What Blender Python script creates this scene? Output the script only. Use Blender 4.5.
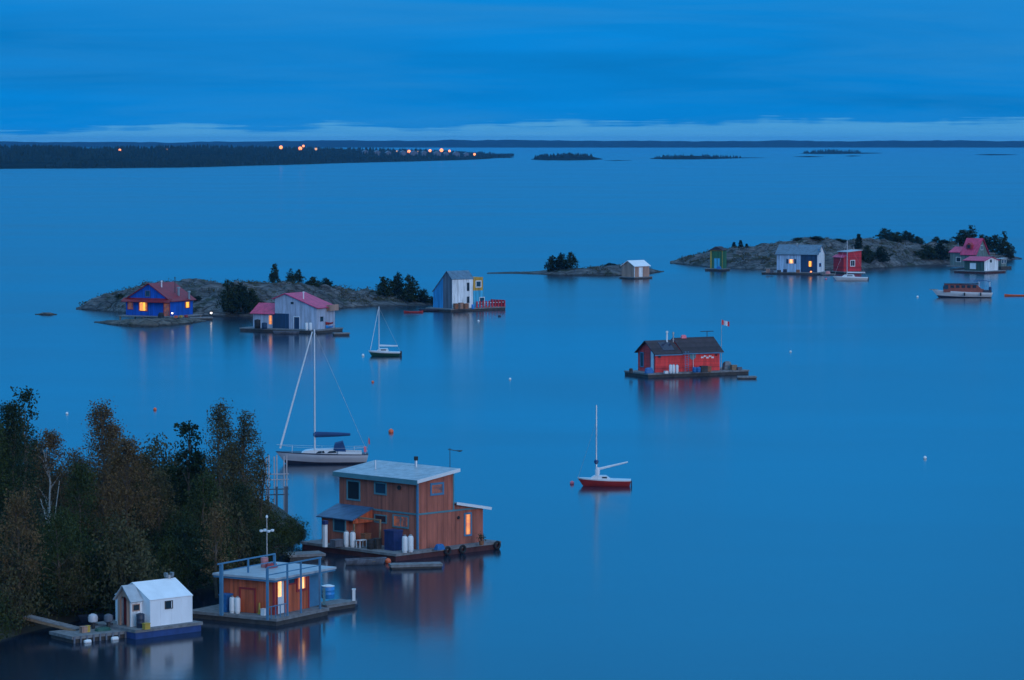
import bpy, bmesh, math, random
import numpy as np
from mathutils import Vector, Matrix

# ------------------------------------------------------------------ scene, camera, light
for o in list(bpy.data.objects):
    bpy.data.objects.remove(o)
scene = bpy.context.scene
COL = scene.collection
R = math.radians
random.seed(7)

CAM_H, FPX, HORIZON = 32.0, 3271.0, 140.0           # eye height (m), focal length (px), horizon row
PITCH = math.atan((340.0 - HORIZON) / FPX)
cam = bpy.data.cameras.new('camera')
cam.sensor_width = 36.0
cam.lens = FPX / 1024.0 * 36.0
cam.clip_start, cam.clip_end = 0.5, 60000.0
camo = bpy.data.objects.new('camera', cam)
COL.objects.link(camo)
camo.location = (0, 0, CAM_H)
camo.rotation_euler = (R(90) - PITCH, 0, 0)
scene.camera = camo
scene.render.resolution_x, scene.render.resolution_y = 1024, 680

SUN_AZ, SUN_EL = R(148), R(8)                        # dusk glow low behind the camera, to the right
scene.view_settings.view_transform = 'Standard'
scene.view_settings.look = 'None'
scene.view_settings.gamma = 1.0
scene.view_settings.use_curve_mapping = False
scene.view_settings.exposure = 0.0


class NT:
    """tiny helper round a node tree"""
    def __init__(s, nt):
        s.nt = nt
        nt.nodes.clear()

    def n(s, typ, **kw):
        nd = s.nt.nodes.new(typ)
        for k, v in kw.items():
            setattr(nd, k, v)
        return nd

    def l(s, a, b):
        s.nt.links.new(a, b)

    def math(s, op, a, b=None, c=None, clamp=False):
        nd = s.n('ShaderNodeMath', operation=op, use_clamp=clamp)
        for i, v in enumerate((a, b, c)):
            if v is None:
                continue
            if isinstance(v, (int, float)):
                nd.inputs[i].default_value = v
            else:
                s.l(v, nd.inputs[i])
        return nd.outputs[0]

    def mix(s, fac, a, b, blend='MIX'):
        nd = s.n('ShaderNodeMix', data_type='RGBA', blend_type=blend)
        for idx, v in ((0, fac), (6, a), (7, b)):
            if isinstance(v, (int, float)):
                nd.inputs[idx].default_value = v
            elif isinstance(v, tuple):
                nd.inputs[idx].default_value = (v[0], v[1], v[2], 1)
            else:
                s.l(v, nd.inputs[idx])
        return nd.outputs[2]

    def ramp(s, fac, stops, interp='LINEAR'):
        nd = s.n('ShaderNodeValToRGB')
        cr = nd.color_ramp
        cr.interpolation = interp
        while len(cr.elements) < len(stops):
            cr.elements.new(0.5)
        for e, (p, c) in zip(cr.elements, stops):
            e.position = p
            e.color = (c[0], c[1], c[2], 1) if isinstance(c, tuple) else (c, c, c, 1)
        s.l(fac, nd.inputs[0])
        return nd.outputs[0]

    def noise(s, vec, scale, detail=4, rough=0.55, dist=0.0):
        nd = s.n('ShaderNodeTexNoise')
        nd.inputs['Scale'].default_value = scale
        nd.inputs['Detail'].default_value = detail
        nd.inputs['Roughness'].default_value = rough
        nd.inputs['Distortion'].default_value = dist
        if vec is not None:
            s.l(vec, nd.inputs['Vector'])
        return nd.outputs['Fac']

    def mapping(s, vec, scale=(1, 1, 1), loc=(0, 0, 0)):
        nd = s.n('ShaderNodeMapping')
        nd.inputs['Scale'].default_value = scale
        nd.inputs['Location'].default_value = loc
        s.l(vec, nd.inputs['Vector'])
        return nd.outputs[0]


def make_world():
    w = bpy.data.worlds.new('World')
    scene.world = w
    w.use_nodes = True
    t = NT(w.node_tree)
    tc = t.n('ShaderNodeTexCoord').outputs['Generated']
    sep = t.n('ShaderNodeSeparateXYZ')
    t.l(tc, sep.inputs[0])
    el = sep.outputs['Z']
    sky = t.n('ShaderNodeTexSky', sky_type='NISHITA')
    sky.sun_disc = False
    sky.sun_elevation = R(2.0)
    sky.sun_rotation = SUN_AZ
    # overcast dusk cloud deck: heavy blue bank above the horizon, paler deck higher up
    deck = t.ramp(t.math('POWER', t.math('MAXIMUM', el, 0.0), 0.5), SKY_STOPS)
    # streaky cloud variation, stretched along the horizon
    v1 = t.mapping(tc, (3.0, 3.0, 42.0))
    n1 = t.noise(v1, 2.2, 5, 0.55, 0.4)
    var = t.ramp(n1, [(0.28, 0.86), (0.5, 1.0), (0.75, 1.12)])
    deck = t.mix(1.0, deck, var, 'MULTIPLY')
    n3 = t.noise(t.mapping(tc, (4.0, 4.0, 46.0), (3, 1, 7)), 1.7, 6, 0.55, 0.8)
    deck = t.mix(t.ramp(n3, [(0.40, 0.0), (0.70, 0.6)]), deck, (0.22, 2.45, 6.1))
    # pale cloud band sitting on the horizon with a lumpy top
    n2 = t.noise(t.mapping(tc, (1, 1, 0)), 24.0, 4, 0.55)
    n2b = t.noise(t.mapping(tc, (1, 1, 30)), 26.0, 5, 0.62)
    # band is higher towards the right of the view
    rise = t.math('MULTIPLY', sep.outputs['X'], 0.0105)
    top = t.math('ADD', t.math('ADD', t.math('MULTIPLY', t.math('SUBTRACT', n2, 0.5), 0.010), 0.0054), rise)
    top = t.math('ADD', top, t.math('MULTIPLY', t.math('SUBTRACT', n2b, 0.5), 0.008))
    band = t.math('DIVIDE', t.math('SUBTRACT', top, el), 0.0016, clamp=True)
    soft = t.math('MULTIPLY', band, t.math('ADD', 0.45, t.math('MULTIPLY', n2b, 0.7)), clamp=True)
    deck = t.mix(soft, deck, BAND)
    col = t.mix(1.0, sky.outputs[0], (NISH, NISH, NISH), 'MULTIPLY')
    col = t.mix(1.0, deck, col, 'ADD')
    bg = t.n('ShaderNodeBackground')
    t.l(col, bg.inputs[0])
    bg.inputs[1].default_value = 0.1
    out = t.n('ShaderNodeOutputWorld')
    t.l(bg.outputs[0], out.inputs[0])


# ramp position = sqrt(sin(elevation)); colours are 10x because the background strength is 0.1
SKY_STOPS = [(0.00, (0.0, 2.05, 6.1)), (0.12, (0.0, 2.1, 6.2)), (0.225, (0.0, 2.25, 6.5)), (0.275, (0.03, 3.5, 9.6)),
             (0.33, (0.12, 4.0, 10.4)), (0.50, (0.45, 4.6, 11.2)), (0.75, (2.6, 6.0, 10.6)), (1.0, (4.2, 7.0, 10.8))]
BAND = (0.8, 3.6, 6.9)
NISH = 0.015
make_world()

sun = bpy.data.lights.new('sun', 'SUN')
sun.energy = 1.1
sun.angle = R(40)
sun.color = (0.96, 0.90, 0.92)
suno = bpy.data.objects.new('sun', sun)
COL.objects.link(suno)
sd = Vector((math.sin(SUN_AZ) * math.cos(SUN_EL), math.cos(SUN_AZ) * math.cos(SUN_EL), math.sin(SUN_EL)))
suno.rotation_euler = sd.to_track_quat('Z', 'Y').to_euler()

# ------------------------------------------------------------------ pixel -> place
CP, SP = math.cos(PITCH), math.sin(PITCH)
CAMP = Vector((0, 0, CAM_H))


def ray(px, py):
    u, v = px - 512.0, 340.0 - py
    return Vector((u, FPX * CP + v * SP, -FPX * SP + v * CP))


def P(px, py, z=0.0):
    d = ray(px, py)
    return CAMP + d * ((z - CAM_H) / d.z)


def zat(pt, py):
    """height at which the vertical through pt is seen in row py"""
    d = ray(512 + 0.0, py)
    k = pt[1] / d.y
    return CAM_H + d.z * k


def xat(px, py, Y):
    d = ray(px, py)
    return d.x * Y / d.y


# ------------------------------------------------------------------ materials
MATS = {}


def newmat(name):
    m = bpy.data.materials.new(name)
    m.use_nodes = True
    t = NT(m.node_tree)
    b = t.n('ShaderNodeBsdfPrincipled')
    o = t.n('ShaderNodeOutputMaterial')
    t.l(b.outputs[0], o.inputs[0])
    MATS[name] = m
    return m, t, b


def plain(name, c, rough=0.6, var=0.18, scale=1.5, metal=0.0, bump=0.0, streak=False):
    m, t, b = newmat(name)
    tc = t.n('ShaderNodeTexCoord').outputs['Object']
    v = t.mapping(tc, (1, 1, 0.25 if streak else 1))
    n = t.noise(v, scale, 6, 0.62)
    lo = tuple(x * (1 - var) for x in c)
    hi = tuple(min(1, x * (1 + var)) for x in c)
    t.l(t.ramp(n, [(0.3, lo), (0.7, hi)]), b.inputs['Base Color'])
    b.inputs['Roughness'].default_value = rough
    b.inputs['Metallic'].default_value = metal
    if bump:
        bp = t.n('ShaderNodeBump')
        bp.inputs['Strength'].default_value = bump
        bp.inputs['Distance'].default_value = 0.05
        t.l(t.noise(tc, scale * 5, 5), bp.inputs['Height'])
        t.l(bp.outputs[0], b.inputs['Normal'])
    return m


def boards(name, c, width=0.2, horiz=False, var=0.22, rough=0.75, groove=0.45):
    """board siding: each board its own tone, dark grooves, weathering streaks"""
    m, t, b = newmat(name)
    tc = t.n('ShaderNodeTexCoord').outputs['Object']
    s = t.n('ShaderNodeSeparateXYZ')
    t.l(tc, s.inputs[0])
    u = s.outputs['Z'] if horiz else t.math('ADD', s.outputs['X'], s.outputs['Y'])
    u = t.math('DIVIDE', u, width)
    w = t.n('ShaderNodeTexWhiteNoise', noise_dimensions='1D')
    t.l(t.math('FLOOR', u), w.inputs['W'])
    lo = tuple(x * (1 - var) for x in c)
    hi = tuple(min(1, x * (1 + var)) for x in c)
    col = t.mix(w.outputs['Value'], lo, hi)
    st = t.noise(t.mapping(tc, (1.4, 1.4, 0.22)), 1.3, 6, 0.65)
    col = t.mix(0.8, col, t.ramp(st, [(0.3, 0.5), (0.55, 1.0), (0.8, 1.3)]), 'MULTIPLY')
    fr = t.math('FRACT', u)
    g = t.math('MULTIPLY', t.math('LESS_THAN', t.math('ABSOLUTE', t.math('SUBTRACT', fr, 0.5)), 0.06), groove)
    col = t.mix(g, col, tuple(x * 0.35 for x in c))
    t.l(col, b.inputs['Base Color'])
    b.inputs['Roughness'].default_value = rough
    bp = t.n('ShaderNodeBump')
    bp.inputs['Strength'].default_value = 0.5
    bp.inputs['Distance'].default_value = 0.02
    t.l(t.math('SUBTRACT', 1.0, g), bp.inputs['Height'])
    t.l(bp.outputs[0], b.inputs['Normal'])
    return m


def glow(name, c, strength, c2=None):
    """lit window or lamp: warm interior with uneven brightness"""
    m, t, b = newmat(name)
    tc = t.n('ShaderNodeTexCoord').outputs['Object']
    n = t.noise(tc, 1.7, 3)
    c2 = c2 or tuple(x * 0.45 for x in c)
    b.inputs['Base Color'].default_value = (0.05, 0.05, 0.05, 1)
    t.l(t.ramp(n, [(0.38, c2), (0.62, c)]), b.inputs['Emission Color'])
    b.inputs['Emission Strength'].default_value = strength
    b.inputs['Roughness'].default_value = 0.15
    return m


def glass(name, c=(0.02, 0.03, 0.04)):
    m, t, b = newmat(name)
    b.inputs['Base Color'].default_value = (*c, 1)
    b.inputs['Roughness'].default_value = 0.06
    b.inputs['IOR'].default_value = 1.5
    return m


def leafmat(name, c1, c2, c3):
    m, t, b = newmat(name)
    g = t.n('ShaderNodeNewGeometry')
    tc = t.n('ShaderNodeTexCoord').outputs['Object']
    n = t.noise(tc, 1.1, 4, 0.6)
    f = t.math('ADD', t.math('MULTIPLY', g.outputs['Random Per Island'], 0.28), t.math('MULTIPLY', n, 0.85))
    t.l(t.ramp(f, [(0.25, c1), (0.55, c2), (0.9, c3)]), b.inputs['Base Color'])
    b.inputs['Roughness'].default_value = 0.75
    b.inputs['Specular IOR Level'].default_value = 0.06
    return m


def rockmat(name, c1, c2, c3, moss):
    m, t, b = newmat(name)
    tc = t.n('ShaderNodeTexCoord').outputs['Object']
    n1 = t.noise(tc, 0.16, 6, 0.7, 0.6)
    n2 = t.noise(t.mapping(tc, (1, 1, 2.2)), 0.9, 7, 0.75)
    col = t.ramp(n1, [(0.32, c1), (0.5, c2), (0.68, c3)])
    col = t.mix(0.7, col, t.ramp(n2, [(0.32, 0.30), (0.52, 1.0), (0.7, 1.7)]), 'MULTIPLY')
    n3 = t.noise(tc, 0.28, 5, 0.6)
    col = t.mix(t.ramp(n3, [(0.54, 0.0), (0.62, 1.0)]), col, moss)
    vo = t.n('ShaderNodeTexVoronoi', feature='DISTANCE_TO_EDGE')
    vo.inputs['Scale'].default_value = 0.42
    nz = t.n('ShaderNodeTexNoise')
    nz.inputs['Scale'].default_value = 0.5
    t.l(tc, nz.inputs['Vector'])
    va = t.n('ShaderNodeVectorMath', operation='ADD')
    t.l(t.mapping(tc, (0.6, 1.0, 2.2)), va.inputs[0])
    t.l(nz.outputs['Color'], va.inputs[1])
    t.l(va.outputs[0], vo.inputs['Vector'])
    crack = t.ramp(vo.outputs['Distance'], [(0.0, 0.0), (0.09, 1.0)])
    col = t.mix(1.0, col, t.mix(crack, (0.3, 0.3, 0.32), (1, 1, 1)), 'MULTIPLY')
    sz = t.n('ShaderNodeSeparateXYZ')
    t.l(tc, sz.inputs[0])
    wet = t.math('ADD', sz.outputs['Z'], t.math('MULTIPLY', t.math('SUBTRACT', n2, 0.5), 0.5))
    col = t.mix(t.ramp(wet, [(0.16, 0.75), (0.34, 0.0)]), col, (0.02, 0.02, 0.02))
    t.l(col, b.inputs['Base Color'])
    b.inputs['Roughness'].default_value = 0.9
    bp = t.n('ShaderNodeBump')
    bp.inputs['Strength'].default_value = 0.9
    bp.inputs['Distance'].default_value = 0.5
    t.l(t.math('ADD', n2, t.math('MULTIPLY', crack, 0.5)), bp.inputs['Height'])
    t.l(bp.outputs[0], b.inputs['Normal'])
    return m


def watermat():
    m, t, b = newmat('lake_water')
    geo = t.n('ShaderNodeNewGeometry').outputs['Position']
    s = t.n('ShaderNodeSeparateXYZ')
    t.l(geo, s.inputs[0])
    b.inputs['Base Color'].default_value = (0.010, 0.021, 0.038, 1)
    b.inputs['IOR'].default_value = 1.333
    # sheltered near the shore, wind-ruffled on the open lake
    patch = t.noise(t.mapping(geo, (0.007, 0.011, 1)), 1.0, 4, 0.55, 0.5)
    mr = t.n('ShaderNodeMapRange')
    mr.inputs['From Min'].default_value = 190
    mr.inputs['From Max'].default_value = 620
    mr.inputs['To Min'].default_value = 0.14
    mr.inputs['To Max'].default_value = 0.195
    t.l(s.outputs['Y'], mr.inputs['Value'])
    rg = t.math('ADD', mr.outputs[0], t.math('MULTIPLY', t.math('SUBTRACT', patch, 0.5), 0.17))
    t.l(rg, b.inputs['Roughness'])
    # fine ripples and longer swell
    v = t.mapping(geo, (1.0, 0.55, 1))
    h = t.math('ADD', t.math('MULTIPLY', t.noise(v, 1.1, 3, 0.5), 0.5), t.math('MULTIPLY', t.noise(v, 0.18, 2, 0.5), 1.2))
    bp = t.n('ShaderNodeBump')
    bp.inputs['Strength'].default_value = 0.30
    bp.inputs['Distance'].default_value = 0.035
    t.l(h, bp.inputs['Height'])
    t.l(bp.outputs[0], b.inputs['Normal'])
    return m


watermat()
rockmat('rock', (0.045, 0.047, 0.048), (0.11, 0.112, 0.115), (0.21, 0.205, 0.20), (0.03, 0.04, 0.02))
rockmat('shore_rock', (0.06, 0.05, 0.04), (0.13, 0.11, 0.09), (0.2, 0.165, 0.13), (0.05, 0.045, 0.025))
plain('forest_floor', (0.035, 0.032, 0.02), 0.95, 0.5, 0.6, bump=0.6)
plain('forest_far', (0.014, 0.022, 0.016), 0.95, 0.5, 0.02)
MATS['forest_far'].node_tree.nodes['Principled BSDF'].inputs['Specular IOR Level'].default_value = 0.0
plain('bark', (0.10, 0.075, 0.055), 0.9, 0.4, 3)
plain('birch_bark', (0.42, 0.40, 0.37), 0.85, 0.35, 4)
leafmat('leaf_green', (0.018, 0.030, 0.012), (0.035, 0.052, 0.018), (0.075, 0.085, 0.03))
leafmat('leaf_dark', (0.012, 0.022, 0.012), (0.024, 0.038, 0.018), (0.045, 0.06, 0.03))
leafmat('leaf_rust', (0.046, 0.032, 0.017), (0.115, 0.075, 0.035), (0.20, 0.13, 0.058))
leafmat('leaf_olive', (0.034, 0.033, 0.017), (0.066, 0.062, 0.03), (0.12, 0.105, 0.05))
leafmat('leaf_conifer', (0.008, 0.017, 0.012), (0.014, 0.027, 0.017), (0.026, 0.042, 0.024))
boards('siding_brown', (0.44, 0.125, 0.078), 0.22)
boards('siding_orange', (0.60, 0.12, 0.045), 0.18)
boards('siding_red', (0.85, 0.05, 0.045), 0.25, True)
boards('siding_red_far', (0.55, 0.025, 0.04), 0.3, True)
boards('siding_blue', (0.002, 0.095, 0.50), 0.22)
boards('siding_pale_blue', (0.36, 0.52, 0.70), 0.28)
boards('siding_white', (0.84, 0.86, 0.88), 0.28, var=0.1)
boards('siding_lilac', (0.44, 0.49, 0.60), 0.25, var=0.1)
boards('siding_green', (0.03, 0.15, 0.07), 0.25)
boards('siding_dark_green', (0.045, 0.10, 0.085), 0.25)
boards('siding_grey_green', (0.14, 0.20, 0.19), 0.25)
boards('siding_navy', (0.010, 0.05, 0.12), 0.3)
boards('siding_sky', (0.03, 0.30, 0.62), 0.3)
boards('siding_cyan', (0.06, 0.46, 0.70), 0.3)
boards('siding_yellow', (0.62, 0.34, 0.05), 0.3)
boards('plywood', (0.46, 0.27, 0.20), 0.6)
boards('siding_grey', (0.13, 0.15, 0.19), 0.3)
boards('roof_metal', (0.40, 0.44, 0.47), 0.45, rough=0.4, groove=0.3, var=0.06)
boards('roof_red', (0.27, 0.005, 0.015), 0.45, rough=0.5, groove=0.35, var=0.12)
boards('roof_magenta', (0.66, 0.045, 0.14), 0.45, rough=0.5, groove=0.35, var=0.1)
boards('roof_grey', (0.11, 0.20, 0.28), 0.45, rough=0.5, groove=0.3, var=0.1)
boards('roof_shingle', (0.050, 0.036, 0.042), 0.3, True, rough=0.85, var=0.3)
boards('roof_porch_blue', (0.05, 0.13, 0.24), 0.4, rough=0.5, var=0.12)
plain('roof_pale', (0.40, 0.43, 0.46), 0.5, 0.15)
plain('canvas_white', (0.83, 0.84, 0.86), 0.8, 0.07, 1.2, bump=0.25, streak=True)
plain('plastic_white', (0.78, 0.78, 0.78), 0.35, 0.06)
plain('paint_white', (0.76, 0.77, 0.78), 0.45, 0.08)
plain('trim_teal', (0.09, 0.23, 0.27), 0.55, 0.15)
plain('trim_blue', (0.07, 0.20, 0.33), 0.5, 0.15)
plain('trim_red', (0.33, 0.03, 0.03), 0.5, 0.2)
plain('trim_yellow', (0.5, 0.33, 0.05), 0.5, 0.2)
plain('deck_wood', (0.20, 0.20, 0.205), 0.85, 0.35, 2.5, bump=0.3)
plain('deck_dark', (0.055, 0.05, 0.048), 0.9, 0.4, 2)
plain('timber', (0.26, 0.17, 0.10), 0.8, 0.3, 3)
plain('float_red', (0.075, 0.022, 0.022), 0.8, 0.35, 2)
plain('float_blue', (0.02, 0.055, 0.19), 0.6, 0.25, 2)
plain('navy_tarp', (0.014, 0.03, 0.12), 0.7, 0.3, 2, bump=0.5)
plain('blue_tarp', (0.015, 0.14, 0.38), 0.6, 0.25, 3, bump=0.5)
plain('blue_plastic', (0.03, 0.25, 0.62), 0.4, 0.15)
plain('black_rubber', (0.018, 0.018, 0.02), 0.8, 0.3, 4)
plain('dark_metal', (0.05, 0.05, 0.055), 0.5, 0.3, 4, metal=0.4)
plain('grey_metal', (0.35, 0.36, 0.37), 0.4, 0.15, 4, metal=0.6)
plain('pale_pipe', (0.50, 0.42, 0.42), 0.6, 0.2, 2)
plain('rust_pink', (0.55, 0.20, 0.20), 0.6, 0.25, 3)
plain('hull_white', (0.72, 0.72, 0.73), 0.35, 0.06, 1.5)
plain('hull_grey', (0.50, 0.49, 0.52), 0.35, 0.06, 1.5)
plain('hull_red', (0.40, 0.035, 0.035), 0.4, 0.15)
plain('hull_green', (0.02, 0.085, 0.06), 0.4, 0.15)
plain('hull_dark', (0.03, 0.035, 0.06), 0.5, 0.2)
plain('hull_orange', (0.75, 0.13, 0.04), 0.4, 0.1)
plain('cabin_wood', (0.24, 0.055, 0.04), 0.5, 0.25, 2)
plain('sail_navy', (0.010, 0.055, 0.16), 0.8, 0.2, 3)
plain('sail_white', (0.72, 0.73, 0.76), 0.8, 0.06, 3)
plain('aluminium', (0.60, 0.62, 0.66), 0.35, 0.08, 3, metal=0.5)
plain('buoy_orange', (0.85, 0.14, 0.05), 0.45, 0.1)
plain('buoy_pink', (0.85, 0.17, 0.22), 0.45, 0.1)
plain('buoy_white', (0.85, 0.85, 0.85), 0.45, 0.1)
plain('flag_red', (0.65, 0.03, 0.04), 0.8, 0.1)
plain('solar_panel', (0.015, 0.02, 0.05), 0.15, 0.2)
plain('terracotta', (0.3, 0.12, 0.06), 0.8, 0.2)
glass('glass_dark')
glass('glass_blue', (0.02, 0.06, 0.10))
glow('glow_warm', (1.0, 0.40, 0.09), 1.1, (0.75, 0.22, 0.10))
glow('glow_yellow', (1.0, 0.58, 0.06), 1.5, (0.95, 0.42, 0.05))
glow('glow_bright', (1.0, 0.56, 0.24), 1.7, (1.0, 0.36, 0.10))
glow('glow_dim', (0.60, 0.17, 0.06), 0.3, (0.12, 0.07, 0.10))
glow('curtain', (0.9, 0.26, 0.07), 0.55, (0.6, 0.15, 0.05))
glow('lamp_sodium', (1.0, 0.28, 0.08), 2.6, (1.0, 0.27, 0.07))
glow('lamp_dim', (1.0, 0.50, 0.22), 1.0, (1.0, 0.50, 0.22))
glow('lamp_white', (1.0, 0.80, 0.70), 5.0, (1.0, 0.85, 0.75))


# ------------------------------------------------------------------ mesh helpers
class MB:
    def __init__(s):
        s.v, s.f = [], []

    def add(s, vs, fs):
        k = len(s.v)
        s.v += [tuple(p) for p in vs]
        s.f += [tuple(i + k for i in f) for f in fs]
        return s

    def box(s, x0, y0, z0, x1, y1, z1):
        x0, x1 = min(x0, x1), max(x0, x1)
        y0, y1 = min(y0, y1), max(y0, y1)
        z0, z1 = min(z0, z1), max(z0, z1)
        return s.add([(x0, y0, z0), (x1, y0, z0), (x1, y1, z0), (x0, y1, z0), (x0, y0, z1), (x1, y0, z1), (x1, y1, z1), (x0, y1, z1)],
                     [(0, 3, 2, 1), (4, 5, 6, 7), (0, 1, 5, 4), (1, 2, 6, 5), (2, 3, 7, 6), (3, 0, 4, 7)])

    def prism(s, poly, b0, b1, axis):
        n = len(poly)

        def pt(a, z, b):
            return {'x': (b, a, z), 'y': (a, b, z), 'z': (a, z, b)}[axis]
        vs = [pt(a, z, b0) for a, z in poly] + [pt(a, z, b1) for a, z in poly]
        fs = [tuple(range(n)), tuple(range(2 * n - 1, n - 1, -1))]
        fs += [(i, (i + 1) % n, n + (i + 1) % n, n + i) for i in range(n)]
        return s.add(vs, fs)

    def slab(s, a0, z0, a1, z1, t, b0, b1, axis):
        """sloping sheet from profile point (a0,z0) to (a1,z1), thickness t upwards"""
        L = math.hypot(a1 - a0, z1 - z0)
        nx, nz = -(z1 - z0) / L * t, (a1 - a0) / L * t
        if nz < 0:
            nx, nz = -nx, -nz
        return s.prism([(a0, z0), (a1, z1), (a1 + nx, z1 + nz), (a0 + nx, z0 + nz)], b0, b1, axis)

    def tube(s, p, q, r, r2=None, n=8):
        p, q = Vector(p), Vector(q)
        r2 = r if r2 is None else r2
        d = (q - p).normalized()
        a = d.orthogonal().normalized()
        b = d.cross(a)
        vs = []
        for c, rr in ((p, r), (q, r2)):
            for i in range(n):
                an = 2 * math.pi * i / n
                vs.append(c + a * math.cos(an) * rr + b * math.sin(an) * rr)
        fs = [(i, (i + 1) % n, n + (i + 1) % n, n + i) for i in range(n)]
        fs += [tuple(range(n - 1, -1, -1)), tuple(range(n, 2 * n))]
        return s.add(vs, fs)

    def path(s, pts, r, n=6):
        for a, b in zip(pts[:-1], pts[1:]):
            s.tube(a, b, r, n=n)
        return s

    def lathe(s, prof, c=(0, 0, 0), n=14, axis='z'):
        vs, fs = [], []
        for r, z in prof:
            for i in range(n):
                an = 2 * math.pi * i / n
                x, y = r * math.cos(an), r * math.sin(an)
                if axis == 'z':
                    vs.append((c[0] + x, c[1] + y, c[2] + z))
                elif axis == 'x':
                    vs.append((c[0] + z, c[1] + x, c[2] + y))
                else:
                    vs.append((c[0] + x, c[1] + z, c[2] + y))
        for k in range(len(prof) - 1):
            for i in range(n):
                j = (i + 1) % n
                fs.append((k * n + i, k * n + j, (k + 1) * n + j, (k + 1) * n + i))
        m = len(prof) - 1
        fs += [tuple(range(n - 1, -1, -1)), tuple(m * n + i for i in range(n))]
        return s.add(vs, fs)

    def torus(s, c, R_, r, axis='y', n=14, m=7):
        vs, fs = [], []
        for i in range(n):
            a = 2 * math.pi * i / n
            for j in range(m):
                b = 2 * math.pi * j / m
                rr = R_ + r * math.cos(b)
                u, v, w = rr * math.cos(a), rr * math.sin(a), r * math.sin(b)
                vs.append({'y': (c[0] + u, c[1] + w, c[2] + v), 'x': (c[0] + w, c[1] + u, c[2] + v), 'z': (c[0] + u, c[1] + v, c[2] + w)}[axis])
        for i in range(n):
            for j in range(m):
                fs.append((i * m + j, ((i + 1) % n) * m + j, ((i + 1) % n) * m + (j + 1) % m, i * m + (j + 1) % m))
        return s.add(vs, fs)

    def build(s, name, mat, parent=None, smooth=False, loc=None, rz=0.0):
        me = bpy.data.meshes.new(name)
        me.from_pydata([tuple(map(float, p)) for p in s.v], [], s.f)
        bm = bmesh.new()
        bm.from_mesh(me)
        bmesh.ops.recalc_face_normals(bm, faces=bm.faces)
        bm.to_mesh(me)
        bm.free()
        me.materials.append(MATS[mat])
        if smooth:
            me.polygons.foreach_set('use_smooth', [True] * len(me.polygons))
            me.set_sharp_from_angle(angle=R(40))
        o = bpy.data.objects.new(name, me)
        COL.objects.link(o)
        o.parent = parent
        if loc is not None:
            o.location = loc
        o.rotation_euler.z = rz
        return o


def tag(o, label, cat, group=None):
    o['label'] = label
    o['category'] = cat
    if group:
        o['group'] = group
    return o


def empty(name, loc, rz=0.0, label=None, cat=None, group=None):
    o = bpy.data.objects.new(name, None)
    o.empty_display_size = 0.3
    COL.objects.link(o)
    o.location = loc
    o.rotation_euler.z = rz
    if label:
        tag(o, label, cat, group)
    return o


def struct(o):
    o['kind'] = 'structure'
    return o


def stuff(o):
    o['kind'] = 'stuff'
    return o


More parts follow.
